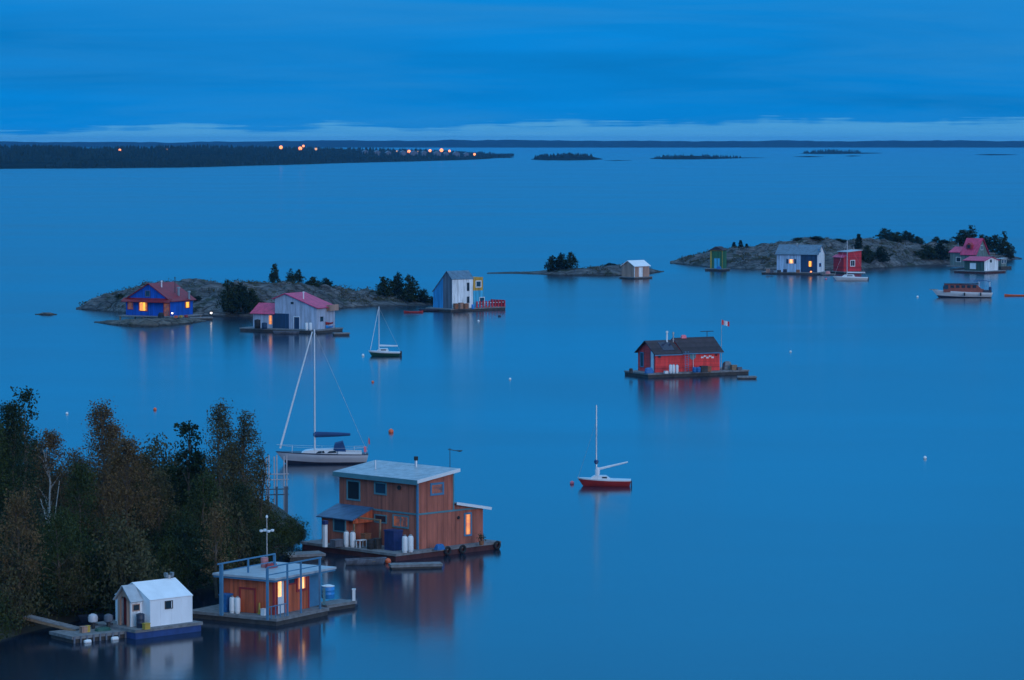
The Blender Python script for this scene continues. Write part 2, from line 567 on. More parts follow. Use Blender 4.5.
class House:
    """A building seen corner-on. The near corner is at pixel (px,py) on height z0. Local +x runs along the
    right-hand face (away to the right), local +y along the left-hand face; z is the height above water."""
    def __init__(s, name, label, px, py, z0, theta, cat='houseboat', group=None):
        p = P(px, py, z0)
        s.o = Vector((p.x, p.y, 0))
        s.th = R(theta)
        s.c, s.s_ = math.cos(s.th), math.sin(s.th)
        s.z0 = z0
        s.e = empty(name, s.o, s.th, label, cat, group)

    def fx(s, px, py, y0=0.0):
        """(x, z) where the ray meets the vertical plane local y = y0"""
        d = ray(px, py)
        n = Vector((-s.s_, s.c, 0))
        base = s.o + n * y0
        k = (base - CAMP).dot(n) / d.dot(n)
        q = CAMP + d * k - s.o
        return q.x * s.c + q.y * s.s_, q.z

    def fy(s, px, py, x0=0.0):
        d = ray(px, py)
        n = Vector((s.c, s.s_, 0))
        base = s.o + n * x0
        k = (base - CAMP).dot(n) / d.dot(n)
        q = CAMP + d * k - s.o
        return -q.x * s.s_ + q.y * s.c, q.z

    def fz(s, px, py, z):
        q = P(px, py, z) - s.o
        return q.x * s.c + q.y * s.s_, -q.x * s.s_ + q.y * s.c

    def w(s, x, y, z):
        return Vector((s.o.x + x * s.c - y * s.s_, s.o.y + x * s.s_ + y * s.c, z))

    def part(s, name, mat, mb, parent=None, smooth=False):
        return mb.build(name, mat, parent or s.e, smooth)

    def rect(s, face, px0, py0, px1, py1, off=0.0):
        f = s.fx if face == 'x' else s.fy
        pm, qm = (px0 + px1) / 2, (py0 + py1) / 2
        a0, a1 = f(px0, qm, off)[0], f(px1, qm, off)[0]
        z0, z1 = f(pm, py1, off)[1], f(pm, py0, off)[1]
        return min(a0, a1), max(a0, a1), z0, z1

    def fbox(s, mb, face, a0, a1, z0, z1, d0, d1, off=0.0):
        if face == 'x':
            mb.box(a0, off - d1, z0, a1, off - d0, z1)
        else:
            mb.box(off - d1, a0, z0, off - d0, a1, z1)
        return mb

    def window(s, face, px0, py0, px1, py1, frame='trim_blue', pane='glass_dark', off=0.0, fw=0.09, name='window', mullion=False):
        a0, a1, z0, z1 = s.rect(face, px0, py0, px1, py1, off)
        return s.window_m(face, a0, a1, z0, z1, frame, pane, off, fw, name, mullion)

    def window_m(s, face, a0, a1, z0, z1, frame, pane, off=0.0, fw=0.09, name='window', mullion=False):
        m = MB()
        s.fbox(m, face, a0, a0 + fw, z0, z1, -0.03, 0.06, off)
        s.fbox(m, face, a1 - fw, a1, z0, z1, -0.03, 0.06, off)
        s.fbox(m, face, a0 + fw, a1 - fw, z0, z0 + fw, -0.03, 0.06, off)
        s.fbox(m, face, a0 + fw, a1 - fw, z1 - fw, z1, -0.03, 0.06, off)
        if mullion:
            c = (a0 + a1) / 2
            s.fbox(m, face, c - 0.03, c + 0.03, z0 + fw, z1 - fw, -0.03, 0.055, off)
        w = s.part(name, frame, m)
        g = MB()
        s.fbox(g, face, a0 + fw, a1 - fw, z0 + fw, z1 - fw, -0.03, 0.02, off)
        s.part('pane', pane, g, w)
        if pane in ('glow_warm', 'glow_bright', 'glow_yellow'):
            c = (a1 - a0 - 2 * fw)
            s.part('curtain', 'curtain', s.fbox(MB(), face, a0 + fw, a0 + fw + c * .24, z0 + fw, z1 - fw, .021, .03, off), w)
            s.part('curtain', 'curtain', s.fbox(MB(), face, a1 - fw - c * .16, a1 - fw, z0 + fw, z1 - fw, .021, .03, off), w)
        return w

    def door(s, face, px0, py0, px1, py1, frame, leaf, off=0.0, fw=0.1):
        a0, a1, z0, z1 = s.rect(face, px0, py0, px1, py1, off)
        z0 = s.z0 + 0.01
        m = MB()
        s.fbox(m, face, a0, a0 + fw, z0, z1, -0.03, 0.06, off)
        s.fbox(m, face, a1 - fw, a1, z0, z1, -0.03, 0.06, off)
        s.fbox(m, face, a0 + fw, a1 - fw, z1 - fw, z1, -0.03, 0.06, off)
        fr = s.part('door_frame', frame, m)
        g = s.fbox(MB(), face, a0 + fw, a1 - fw, z0, z1 - fw, -0.03, 0.025, off)
        d = s.part('door', leaf, g, fr)
        return d

    def float_deck(s, x0, y0, x1, y1, ztop, side='deck_dark', planks=True, zbot=-0.35, deck='deck_wood'):
        """float with timber rim and planked top"""
        f = MB().box(x0 + .08, y0 + .08, zbot, x1 - .08, y1 - .08, ztop - 0.2)
        fl = s.part('float', side, f)
        m = MB()
        m.box(x0, y0, ztop - .2, x1, y0 + .1, ztop - 0.045)
        m.box(x0, y1 - .1, ztop - .2, x1, y1, ztop - 0.045)
        m.box(x0, y0 + .1, ztop - .2, x0 + .1, y1 - .1, ztop - 0.045)
        m.box(x1 - .1, y0 + .1, ztop - .2, x1, y1 - .1, ztop - 0.045)
        s.part('rim_beam', 'deck_wood', m)
        d = MB()
        if planks:
            x = x0
            while x < x1 - 0.02:
                e = min(x + 0.19, x1)
                d.box(x, y0 - random.random() * .04, ztop - .045, e - 0.012, y1 + random.random() * .04, ztop - random.random() * 0.006)
                x += 0.19
        else:
            d.box(x0, y0, ztop - .045, x1, y1, ztop)
        stuff(s.part('decking', deck, d))


# ------------------------------------------------------------------ water and land
water = MB().add([(-7000, -200, 0), (7000, -200, 0), (7000, 15800, 0), (-7000, 15800, 0)], [(0, 1, 2, 3)]).build('lake_water', 'lake_water')
struct(water)
rng = np.random.default_rng(11)


def vnoise(x, y, seed):
    """cheap smooth value noise on arrays"""
    def h(i, j):
        n = np.sin(i * 127.1 + j * 311.7 + seed * 74.7) * 43758.5453
        return n - np.floor(n)
    xi, yi = np.floor(x), np.floor(y)
    fx, fy = x - xi, y - yi
    fx, fy = fx * fx * (3 - 2 * fx), fy * fy * (3 - 2 * fy)
    return (h(xi, yi) * (1 - fx) + h(xi + 1, yi) * fx) * (1 - fy) + (h(xi, yi + 1) * (1 - fx) + h(xi + 1, yi + 1) * fx) * fy - 0.5


class Land:
    """an island: waterline row and skyline row given per column, real width across"""
    def __init__(s, name, cols, width, nx, ny, mat, ridge=0.5, rough=0.5, cell=4.0, seed=1, taper=True):
        s.cols = np.array(cols, float)
        s.mat = mat
        s.width, s.ridge, s.rough, s.cell, s.seed, s.taper = width, ridge, rough, cell, seed, taper
        xs = np.linspace(cols[0][0], cols[-1][0], nx)
        vs = np.linspace(0, 1, ny)
        verts = []
        for px in xs:
            for v in vs:
                verts.append(s.pt(px, v))
        faces = [(i * ny + j, i * ny + j + 1, (i + 1) * ny + j + 1, (i + 1) * ny + j) for i in range(nx - 1) for j in range(ny - 1)]
        o = MB().add(verts, faces).build(name, mat)
        o.data.polygons.foreach_set('use_smooth', [mat == 'forest_far'] * len(o.data.polygons))
        s.ob = struct(o)

    def pt(s, px, v):
        c = s.cols
        pf = float(np.interp(px, c[:, 0], c[:, 1]))
        ptop = float(np.interp(px, c[:, 0], c[:, 2]))
        a = P(px, pf, 0)
        d = Vector((a.x, a.y, 0)).normalized()
        w = s.width
        if s.taper:
            span = c[-1, 0] - c[0, 0]
            e = min(px - c[0, 0], c[-1, 0] - px) / span
            w = s.width * min(1.0, 0.12 + (max(e, 0) * 5) ** 0.6)
        q = a + d * (w * v)
        rp = a + d * (w * s.ridge)
        H = max(0.15, zat(rp, ptop))
        t = v / s.ridge if v < s.ridge else (1 - v) / (1 - s.ridge)
        z = H * (math.sin(t * math.pi / 2) ** 0.85)
        nz = 0
        if s.mat != 'forest_far':
            nz += 0.7 * (0.22 - abs(float(vnoise(np.float64(q.x / s.cell * .9 + 7), np.float64(q.y / s.cell * .55), s.seed + 3))))
            nz += 0.35 * (0.2 - abs(float(vnoise(np.float64(q.x / s.cell * 2.6), np.float64(q.y / s.cell * 1.7), s.seed + 5))))
        for k, am in ((0.6, 0.45), (1.7, 0.35), (4.1, 0.22)):
            nz += am * float(vnoise(np.float64(q.x / s.cell * k), np.float64(q.y / s.cell * k), s.seed))
        z += nz * s.rough * min(1, t * 3) * min(1.0, H / 2 + 0.2)
        z = z - 0.5 * (1 - min(1, t * 8))
        return (q.x, q.y, z)


left_isle = Land('island', [(76, 309.5, 309), (90, 310.5, 303.5), (110, 312, 296), (130, 314, 289.5), (150, 315, 286), (175, 315, 284.5), (200, 316, 283.3), (225, 317, 284),
                            (250, 317, 284.5), (275, 316, 286), (300, 314, 287.5), (325, 311, 288.5), (345, 308.5, 289.5), (370, 307, 292), (395, 306.5, 294.5), (420, 306, 298), (440, 304, 303)],
                 34, 250, 64, 'rock', 0.5, 2.3, 4.0, 3)
mid_isle = Land('island', [(487, 273.6, 273.1), (515, 274, 272.4), (540, 274.5, 271.2), (560, 275.5, 268.5), (585, 276, 268.2), (605, 276, 266), (620, 275.8, 264.5), (640, 275, 265.5), (652, 273.5, 269), (664, 271.8, 271.4)],
                14, 110, 16, 'rock', 0.5, 0.7, 4.0, 5)
right_isle = Land('island', [(670, 263.5, 263), (685, 265, 258.5), (700, 266.5, 253.5), (715, 268, 250), (735, 269, 248.5), (760, 270, 247), (775, 270, 244.5), (790, 270, 241.5), (830, 270, 240.5),
                             (870, 269, 241.5), (900, 267, 243.3), (930, 265.5, 244.5), (950, 264.5, 246), (975, 263.5, 248.5), (1000, 262, 254), (1012, 260.5, 257), (1022, 259.5, 259)],
                  60, 290, 80, 'rock', 0.5, 2.8, 5.0, 9)
Land('rock_islet', [(94, 322.5, 322), (110, 325, 320.8), (130, 327, 319.5), (150, 327.3, 318.5), (170, 326, 318), (190, 324, 318.5), (206, 321.5, 320.8)], 10, 70, 12, 'shore_rock', 0.45, 0.7, 2.0, 4)
Land('rock_islet', [(35, 314.6, 314.4), (42, 315.3, 312.6), (50, 315.5, 312.4), (57, 314.8, 314.4)], 3.2, 16, 8, 'shore_rock', 0.5, 0.3, 1.5, 6)

# near shore with the thicket: one rounded point of land
def near_shore():
    front = [(-140, 672), (-60, 655), (0, 645), (40, 634), (90, 622), (140, 608), (190, 594), (235, 574), (275, 552), (300, 541), (306, 535)]
    back = [(-140, 470), (-60, 474), (0, 478), (40, 482), (90, 488), (140, 494), (190, 500), (235, 507), (275, 515), (300, 526), (306, 533)]
    nx, ny = 60, 22
    xs = np.linspace(-140, 306, nx)
    fx = np.interp(xs, [p[0] for p in front], [p[1] for p in front])
    bx = np.interp(xs, [p[0] for p in back], [p[1] for p in back])
    vs = []
    for px, a, b in zip(xs, fx, bx):
        A, B = P(px, a, 0), P(px, b, 0)
        for j in range(ny):
            v = j / (ny - 1)
            q = A.lerp(B, v)
            t = min(v, 1 - v) * 2
            z = 2.0 * min(1, t * 2.2) ** 0.8 + 0.7 * float(vnoise(np.float64(q.x / 3), np.float64(q.y / 3), 2)) * min(1, t * 4) - 0.4 * (1 - min(1, t * 10))
            z *= min(1.0, (306 - px) / 40 + 0.1)
            vs.append((q.x, q.y, z))
    fs = [(i * ny + j, i * ny + j + 1, (i + 1) * ny + j + 1, (i + 1) * ny + j) for i in range(nx - 1) for j in range(ny - 1)]
    o = MB().add(vs, fs).build('shore_ground', 'forest_floor')
    o.data.polygons.foreach_set('use_smooth', [True] * len(o.data.polygons))
    return struct(o)


near_shore()

# far land: mainland point on the left and the long far shore
mainland = Land('mainland', [(-420, 170, 150), (-150, 169.5, 149.5), (0, 169, 149.5), (60, 168.5, 149), (120, 168, 150), (180, 167.5, 149), (240, 166, 149.5), (300, 164.5, 150), (350, 163, 150.5), (400, 161.8, 151.5),
                             (440, 160.8, 152.5), (475, 159.6, 153.8), (500, 158.4, 155.8), (514, 157.8, 157.4)], 2200, 160, 30, 'forest_far', 0.5, 5.0, 160.0, 2, taper=False)


def far_shore():
    nx, ny = 420, 7
    xs = np.linspace(-4200, 4200, nx)
    vs = []
    for x in xs:
        hill = 0.0
        for k, am in ((1 / 900, 13.0), (1 / 300, 7.0), (1 / 90, 4.0), (1 / 34, 4.0)):
            hill += am * float(vnoise(np.float64(x * k + 50), np.float64(3.3), 8))
        H = 27.0 + hill + 2.5 * (x / 2200)
        for j in range(ny):
            v = j / (ny - 1)
            vs.append((x, 13900 + 1500 * v + 120 * float(vnoise(np.float64(x / 400), np.float64(1.0), 5)), -1 + (H + 1) * min(1, (v * 2.2) ** 0.5 if v < 0.6 else (1 - v) * 2.5)))
    fs = [(i * ny + j, i * ny + j + 1, (i + 1) * ny + j + 1, (i + 1) * ny + j) for i in range(nx - 1) for j in range(ny - 1)]
    return struct(MB().add(vs, fs).build('far_shore', 'forest_far'))


far_shore()


def conifers(name, spots, seed, parent=None):
    """far-off wood: many rough little spruces in one mesh; spots = (x, y, z, height)"""
    r = np.random.default_rng(seed)
    vs, fs = [], []
    for x, y, z, h in spots:
        n = 6
        for zb, zt, rad in ((0.02, 0.68, 0.36), (0.34, 1.0, 0.22)):
            k = len(vs)
            for i in range(n):
                a = 2 * math.pi * i / n + r.random()
                rr = rad * h * (0.75 + 0.5 * r.random())
                vs.append((x + rr * math.cos(a), y + rr * math.sin(a), z + h * (zb + 0.06 * r.random())))
            vs.append((x + 0.03 * h * r.normal(), y, z + h * zt))
            fs += [(k + i, k + (i + 1) % n, k + n) for i in range(n)]
    me = bpy.data.meshes.new(name)
    me.from_pydata([tuple(map(float, v)) for v in vs], [], fs)
    me.materials.append(MATS['leaf_conifer'])
    o = bpy.data.objects.new(name, me)
    COL.objects.link(o)
    return stuff(o)


spots = []
while len(spots) < 8500:
    px = rng.uniform(-300, 512)
    v = rng.uniform(0.012, 0.62) if len(spots) % 4 else rng.uniform(0.010, 0.05)
    x, y, z = mainland.pt(px, v)
    cl = float(vnoise(np.float64(x / 60), np.float64(y / 220), 17))
    if cl < -0.2:
        continue
    spots.append((x, y, z - 0.3, rng.uniform(2.5, 6.0) * (1.15 + cl) * (1.0 if px < 430 else 0.8)))
w = conifers('forest', spots, 3)
w['label'] = 'dark wood covering the low mainland across the lake at left'
w['category'] = 'forest'

for cols, width, nt, hmin, hmax, lab in (
        ([(531, 159.6, 159.2), (545, 160.3, 156.6), (570, 160.4, 155.6), (592, 160, 156.6), (603, 159.4, 159)], 260, 300, 2.5, 6.5, 'wooded islet in the far lake just right of the mainland tip'),
        ([(650, 158.8, 158.4), (668, 159.4, 156.6), (695, 159.4, 155.8), (718, 159, 156.8), (742, 158.3, 158), (765, 157.9, 157.7)], 260, 220, 2.2, 5.5, 'long wooded islet in the middle of the far lake'),
        ([(800, 153.6, 153.4), (815, 154.1, 152.2), (840, 154.1, 151.2), (860, 153.8, 152.6), (882, 153.3, 153.1)], 500, 160, 3, 8, 'wooded islet close under the far shore at right')):
    isl = Land('far_islet', cols, width, 60, 10, 'forest_far', 0.5, 0.8, 30.0, 12)
    sp = []
    for i in range(nt):
        px = rng.uniform(cols[0][0] + 4, cols[-2][0])
        x, y, z = isl.pt(px, rng.uniform(0.25, 0.75))
        sp.append((x, y, z - 0.2, hmin * .45 + (hmax - hmin * .45) * rng.random() ** 1.6))
    w = conifers('islet_wood', sp, 5 + nt)
    w['label'] = 'dark spruces on the ' + lab
    w['category'] = 'trees'
for cols, width in (([(794, 156.8, 156.6), (808, 157.2, 156), (824, 156.8, 156.6)], 120), ([(845, 156.2, 156.1), (852, 156.5, 155.4), (862, 156.1, 156)], 120),
                    ([(975, 154.9, 154.7), (990, 155.3, 154.1), (1005, 155.2, 154.3), (1018, 154.7, 154.6)], 260), ([(604, 160.6, 160.5), (618, 160.9, 160.2), (632, 160.5, 160.4)], 90)):
    Land('far_islet', cols, width, 40, 8, 'forest_far', 0.5, 0.3, 30.0, 13)

# street lamps of the settlement across the lake
for i, (px, py, mat, rad, where) in enumerate((
        (120, 150, 'lamp_sodium', 1.5, 'lone orange lamp in the far wood, leftmost of all'),
        (167, 151.5, 'lamp_dim', 1.0, 'faint lamp in the far wood, second from left'),
        (281, 147.3, 'lamp_sodium', 2.3, 'strong orange lamp on the far mainland, left of the brightest pair'),
        (300.3, 148.6, 'lamp_sodium', 2.6, 'brightest orange lamp on the far mainland, lower of a pair'),
        (303.5, 146, 'lamp_sodium', 1.6, 'orange lamp on the far mainland, upper of a close pair'),
        (316, 149, 'lamp_dim', 1.8, 'pale lamp on the far mainland, right of the brightest pair'),
        (397, 151.2, 'lamp_dim', 1.3, 'faint lamp at the left end of the far village row'),
        (409, 151.5, 'lamp_sodium', 2.5, 'strong orange lamp, first bright one of the far village row'),
        (430, 150.6, 'lamp_sodium', 2.2, 'orange lamp in the middle of the far village row'),
        (441.5, 150.2, 'lamp_sodium', 2.8, 'biggest orange lamp of the far village row'),
        (449.5, 151, 'lamp_sodium', 1.9, 'orange lamp just right of the biggest one in far village'),
        (418, 152, 'lamp_dim', 1.2, 'faint lamp between the first two orange lamps of far village'),
        (474.5, 155.2, 'lamp_sodium', 2.0, 'low orange lamp near the tip of the far mainland'))):
    rad *= 1.12
    pw = 0.30 if px < 350 else 0.35
    if px > 470:
        pw = 0.2
    x, y, zg = mainland.pt(px, pw)
    z = max(zat((x, y, 0), py), zg + 3)
    e = empty('street_lamp', (x, y, zg), 0, where, 'street lamp', 'lamps of the far settlement')
    MB().tube((0, 0, -0.5), (0, 0, z - zg - rad * 0.7), 0.25, 0.15, 6).build('pole', 'dark_metal', e)
    prof = [(rad * math.sin(a), -rad * math.cos(a)) for a in np.linspace(0.25, math.pi - 0.05, 7)]
    MB().lathe(prof, (0, 0, z - zg), 10).build('lamp_head', mat, e, True)



# small pale houses of the far village
for px, v, wl, lab in ((365, .2, 8, 'pale speck of a house, leftmost of the far village'), (377, .22, 10, 'pale house second from left in the far village'), (388, .2, 8, 'pale house left of the first village lamps'),
                       (403, .2, 9, 'pale house just left of the first bright village lamp'), (414, .2, 12, 'pale house just right of the first bright village lamp'), (424, .2, 9, 'pale house before the middle village lamp'),
                       (437, .22, 12, 'pale house under the biggest village lamp'), (446, .2, 8, 'pale house between the two right village lamps'), (456, .2, 11, 'pale house at the right end of the far village'), (466, .16, 8, 'last pale house before the low lamp by the tip')):
    x, y, z = mainland.pt(px, v)
    e = empty('far_house', (x, y, z), 0.3, lab, 'house', 'houses of the far village')
    MB().prism([(-wl / 2, -1), (wl / 2, -1), (wl / 2, 5.5), (0, 8), (-wl / 2, 5.5)], -4, 4, 'y').build('wall', 'siding_grey', e)
    MB().slab(-wl / 2 - .5, 5.2, 0, 8, .3, -4.4, 4.4, 'y').slab(wl / 2 + .5, 5.2, 0, 8, .3, -4.4, 4.4, 'y').build('roof', 'roof_grey', e)

# ------------------------------------------------------------------ trees
def leaf_mesh(name, pts, size, r, mat, flat=0.0):
    n = len(pts)
    a = r.normal(size=(n, 3))
    a /= np.linalg.norm(a, axis=1)[:, None]
    b = r.normal(size=(n, 3))
    b -= a * np.sum(a * b, axis=1)[:, None]
    b /= np.linalg.norm(b, axis=1)[:, None]
    s = (size * r.uniform(0.55, 1.25, n))[:, None]
    v = np.stack([pts + a * s, pts + b * s * 0.55, pts - a * s, pts - b * s * 0.55], axis=1).reshape(-1, 3)
    me = bpy.data.meshes.new(name)
    me.vertices.add(4 * n)
    me.vertices.foreach_set('co', v.astype(np.float32).ravel())
    me.loops.add(4 * n)
    me.loops.foreach_set('vertex_index', np.arange(4 * n, dtype=np.int32))
    me.polygons.add(n)
    me.polygons.foreach_set('loop_start', np.arange(0, 4 * n, 4, dtype=np.int32))
    me.update(calc_edges=True)
    me.materials.append(MATS[mat])
    return me


def tree_meshes(seed, style, mat, bark, n_clump, per, leaf, clump_r):
    """unit tree: height 1, crown radius 1 in x/y before scaling; returns (trunk mesh, crown mesh) builders for given h, r"""
    def make(h, rad):
        r = np.random.default_rng(seed)
        cen = []
        for i in range(n_clump):
            t = r.random() ** 0.85
            if style == 'birch':
                zz = 0.16 + 0.84 * t
                prof = (math.sin(math.pi * min(1, (t * 0.93 + 0.07)) ** 0.8) ** 0.75) * (1 - 0.45 * t) + 0.05
            elif style == 'poplar':
                zz = 0.20 + 0.80 * t
                prof = (1 - t) ** 0.6 * 0.85 + 0.12
            elif style == 'spruce':
                zz = 0.06 + 0.94 * t
                prof = (1 - t) * 0.95 + 0.04
            elif style == 'shrub':
                zz = 0.06 + 0.90 * t
                prof = math.sqrt(max(0.02, 1 - (2 * t * 0.93 - 0.75) ** 2)) * 0.9 + 0.08
            else:
                zz = 0.15 + 0.83 * t
                prof = math.sqrt(max(0.02, 1 - (2 * t - 0.85) ** 2 * 0.8)) * 0.9
            a = r.uniform(0, 2 * math.pi)
            lob = 1 + 0.28 * math.sin(a * 2 + seed + zz * 5) + 0.18 * math.sin(a * 5 + zz * 11 + seed)
            q = (0.25 + 0.75 * math.sqrt(r.random())) * prof * lob
            if style in ('shrub', 'round'):
                zz *= 0.80 + 0.24 * math.sin(a * 3 + seed * 1.7) + 0.16 * r.random()
                q *= r.uniform(0.7, 1.18)
            cen.append((q * rad * math.cos(a), q * rad * math.sin(a), zz * h))
        cen = np.array(cen)
        k = np.repeat(np.arange(n_clump), per)
        sig = clump_r * r.uniform(0.5, 1.3, n_clump)[k][:, None]
        pts = cen[k] + np.clip(r.normal(size=(n_clump * per, 3)), -1.7, 1.7) * sig * np.array([1, 1, 0.75])
        pts[:, 2] = np.clip(pts[:, 2], 0.03 * h, None)
        crown = leaf_mesh('crown', pts, leaf, r, mat)
        tb = MB()
        nb = 6
        lean = r.normal(size=2) * 0.03 * h
        tr = [Vector((lean[0] * (i / nb) ** 2 + r.normal() * 0.006 * h, lean[1] * (i / nb) ** 2, h * 0.93 * i / nb - (0.3 if i == 0 else 0))) for i in range(nb + 1)]
        r0 = 0.013 * h + 0.03
        for i in range(nb):
            tb.tube(tr[i], tr[i + 1], r0 * (1 - i / nb) + 0.015, r0 * (1 - (i + 1) / nb) + 0.012, 7)
        for c in cen[r.permutation(n_clump)[:16]]:
            f = max(0.05, c[2] / (h * 0.93) - 0.15 * (1 if style != 'spruce' else 0.3))
            i = min(nb - 1, int(f * nb))
            s0 = tr[i].lerp(tr[i + 1], f * nb - i)
            mid = s0.lerp(Vector(c), 0.5) + Vector((0, 0, 0.03 * h))
            tb.tube(s0, mid, r0 * 0.38, r0 * 0.22, 5)
            tb.tube(mid, Vector(c), r0 * 0.22, 0.008, 5)
        t = tb.build('trunk_tmp', bark)
        tme = t.data
        tme.name = 'trunk'
        bpy.data.objects.remove(t)
        return tme, crown
    return make


def place_tree(name, label, cat, loc, meshes, scale=(1, 1, 1), rz=0.0, group=None):
    e = empty(name, loc, rz, label, cat, group)
    e.scale = scale
    for nm, me in zip(('trunk', 'crown'), meshes):
        o = bpy.data.objects.new(nm, me)
        COL.objects.link(o)
        o.parent = e
    return e


def near_tree(seed, px, py, pytop, wpx, style, mat, bark, label, dens=1.0, name='tree', leaf=0.085, cr=0.40, base=1.4):
    p = P(px, py, base)
    h = zat(p, pytop) - base
    ppm = FPX / p.y
    rad = wpx / 2 / ppm
    ncl = int(dens * 26 * max(1.0, rad) * max(3.0, h) / 3)
    ms = tree_meshes(seed, style, mat, bark, ncl, int(34 * max(1, .105 / leaf) ** 1.6), leaf, cr)(h, rad)
    return place_tree(name, label, 'tree', (p.x, p.y, base - 0.25), ms)


near_tree(1, 12, 585, 402, 62, 'birch', 'leaf_dark', 'bark', 'tall dark green tree at the left edge of the thicket', 1.2)
near_tree(2, 26, 572, 388, 34, 'poplar', 'leaf_dark', 'bark', 'slim dark poplar with a bare twiggy top near the left edge', 0.45, leaf=0.13)
birch = near_tree(3, 50, 560, 430, 64, 'birch', 'leaf_rust', 'birch_bark', 'rust brown birch with forked white trunks', 0.9)
near_tree(4, 103, 562, 402, 46, 'birch', 'leaf_rust', 'bark', 'tallest narrow rust brown birch in the thicket', 1.25)
near_tree(5, 128, 575, 438, 66, 'birch', 'leaf_rust', 'bark', 'broad rust brown birch right of the tallest one', 1.1)
near_tree(6, 82, 578, 462, 60, 'birch', 'leaf_green', 'bark', 'green tree between the two rust brown birches', 1.0)
near_tree(7, 189, 545, 417, 44, 'poplar', 'leaf_dark', 'bark', 'open poplar with coarse dark leaves against the lake', 0.5, leaf=0.15, cr=0.3)
near_tree(8, 222, 552, 402, 46, 'birch', 'leaf_olive', 'bark', 'tall feathery birch, taller of the pair by the yacht', 0.95, cr=0.38)
near_tree(9, 246, 550, 411, 36, 'birch', 'leaf_olive', 'bark', 'slim feathery birch, right one of the pair by the yacht', 0.95, cr=0.35)
near_tree(10, 260, 545, 446, 16, 'birch', 'leaf_olive', 'bark', 'small thin tree in front of the yacht bow', 0.8, cr=0.3)
near_tree(11, 160, 570, 470, 56, 'birch', 'leaf_olive', 'bark', 'olive brown tree in the middle of the thicket', 1.1)
near_tree(12, 205, 572, 474, 58, 'birch', 'leaf_green', 'bark', 'round green tree in front of the feathery birches', 1.2)
near_tree(13, 240, 565, 484, 44, 'birch', 'leaf_dark', 'bark', 'dark tree below the slim feathery birch', 1.2)
near_tree(14, 216, 590, 504, 26, 'birch', 'leaf_rust', 'bark', 'small brown tree above the orange cabin', 1.0)
near_tree(15, 20, 610, 490, 56, 'birch', 'leaf_rust', 'bark', 'dull brown tree low at the left edge', 0.9)
near_tree(16, 60, 600, 510, 56, 'birch', 'leaf_green', 'bark', 'dark green tree in front of the white birch trunks', 1.0)
near_tree(17, -6, 590, 420, 50, 'birch', 'leaf_green', 'bark', 'dark green tree cut by the left edge of the picture', 1.1)
near_tree(21, 34, 548, 440, 50, 'birch', 'leaf_dark', 'bark', 'dark tree filling the gap left of the rust birch', 1.2)
near_tree(22, 76, 545, 450, 48, 'birch', 'leaf_rust', 'bark', 'brownish tree between the white stems and the tallest birch', 1.2)
near_tree(23, 114, 548, 424, 46, 'birch', 'leaf_rust', 'bark', 'rust brown tree filling behind the two tallest birches', 1.2)
near_tree(24, 146, 545, 452, 48, 'birch', 'leaf_olive', 'bark', 'olive tree sloping down right of the broad rust birch', 1.2)
near_tree(25, 170, 540, 466, 46, 'birch', 'leaf_green', 'bark', 'low green tree in the dip of the thicket skyline', 1.3)
near_tree(26, 198, 540, 452, 44, 'birch', 'leaf_dark', 'bark', 'dark tree behind the open poplar', 1.2)
near_tree(27, 234, 540, 440, 46, 'birch', 'leaf_olive', 'bark', 'olive tree joining the two feathery birches', 1.2)
near_tree(28, 10, 545, 430, 56, 'birch', 'leaf_dark', 'bark', 'dark tree behind the tall one at the left edge', 1.2)
# forked white stems of the rust birch, standing forward of its crown
for a, b in (((49, 556), (48.5, 478)), ((50, 552), (58, 482)), ((49, 530), (39, 500))):
    p = P(a[0], 560, 1.4)
    p.y -= 3.0
    q0 = Vector((xat(a[0], a[1], p.y), p.y, zat(p, a[1]))) - birch.location
    q1 = Vector((xat(b[0], b[1], p.y), p.y + .8, zat(p, b[1]))) - birch.location
    g0 = Vector((q0.x, q0.y, 0.0))
    MB().tube(g0, q0, 0.06, 0.055, 7).tube(q0, q1, 0.055, 0.025, 7).build('stem', 'birch_bark', birch, True)

shrubs = [tree_meshes(40 + k, 'shrub', m, 'bark', 95, 62, 0.085, 0.36)(3.2, 1.75) for k, m in enumerate(('leaf_green', 'leaf_dark', 'leaf_green', 'leaf_olive', 'leaf_dark'))]
SL = 'dark leafy shrub in the thicket on the near shore'
sh = []
for px, py in [(2, 512), (22, 516), (42, 514), (62, 518), (84, 516), (104, 518), (124, 519), (142, 517), (158, 520), (176, 521), (192, 522), (210, 523), (228, 524), (244, 526), (133, 528), (150, 530),
               (-40, 640), (-10, 634), (10, 618), (34, 611), (56, 605), (78, 601), (100, 604), (122, 598), (144, 591), (166, 586), (188, 580), (206, 574), (224, 567), (242, 560),
               (-20, 615), (5, 612), (40, 606), (70, 598), (98, 592), (126, 586), (150, 580), (176, 574), (200, 566), (226, 558), (250, 552), (262, 556),
               (-5, 580), (35, 575), (75, 570), (110, 566), (150, 560), (185, 556), (215, 548), (240, 542), (20, 548), (65, 545), (110, 542), (160, 538), (140, 548), (180, 540), (204, 540),
               (60, 592), (120, 575)]:
    sh.append((px + random.uniform(-4, 4), py + random.uniform(-2, 2)))
for i, (px, py) in enumerate(sh):
    z = 0.9 if py > 600 else 1.4
    if px + (py - 560) * 0.0 > 250:
        z = 0.7
    p = P(px, py, z)
    s = random.uniform(0.75, 1.35) if py > 532 else random.uniform(1.25, 1.6)
    place_tree('shrub', SL, 'shrub', (p.x, p.y, z - 0.5), shrubs[i % 5], (s, s, s * random.uniform(0.85, 1.3)), random.uniform(0, 6), 'shrubs of the near thicket')
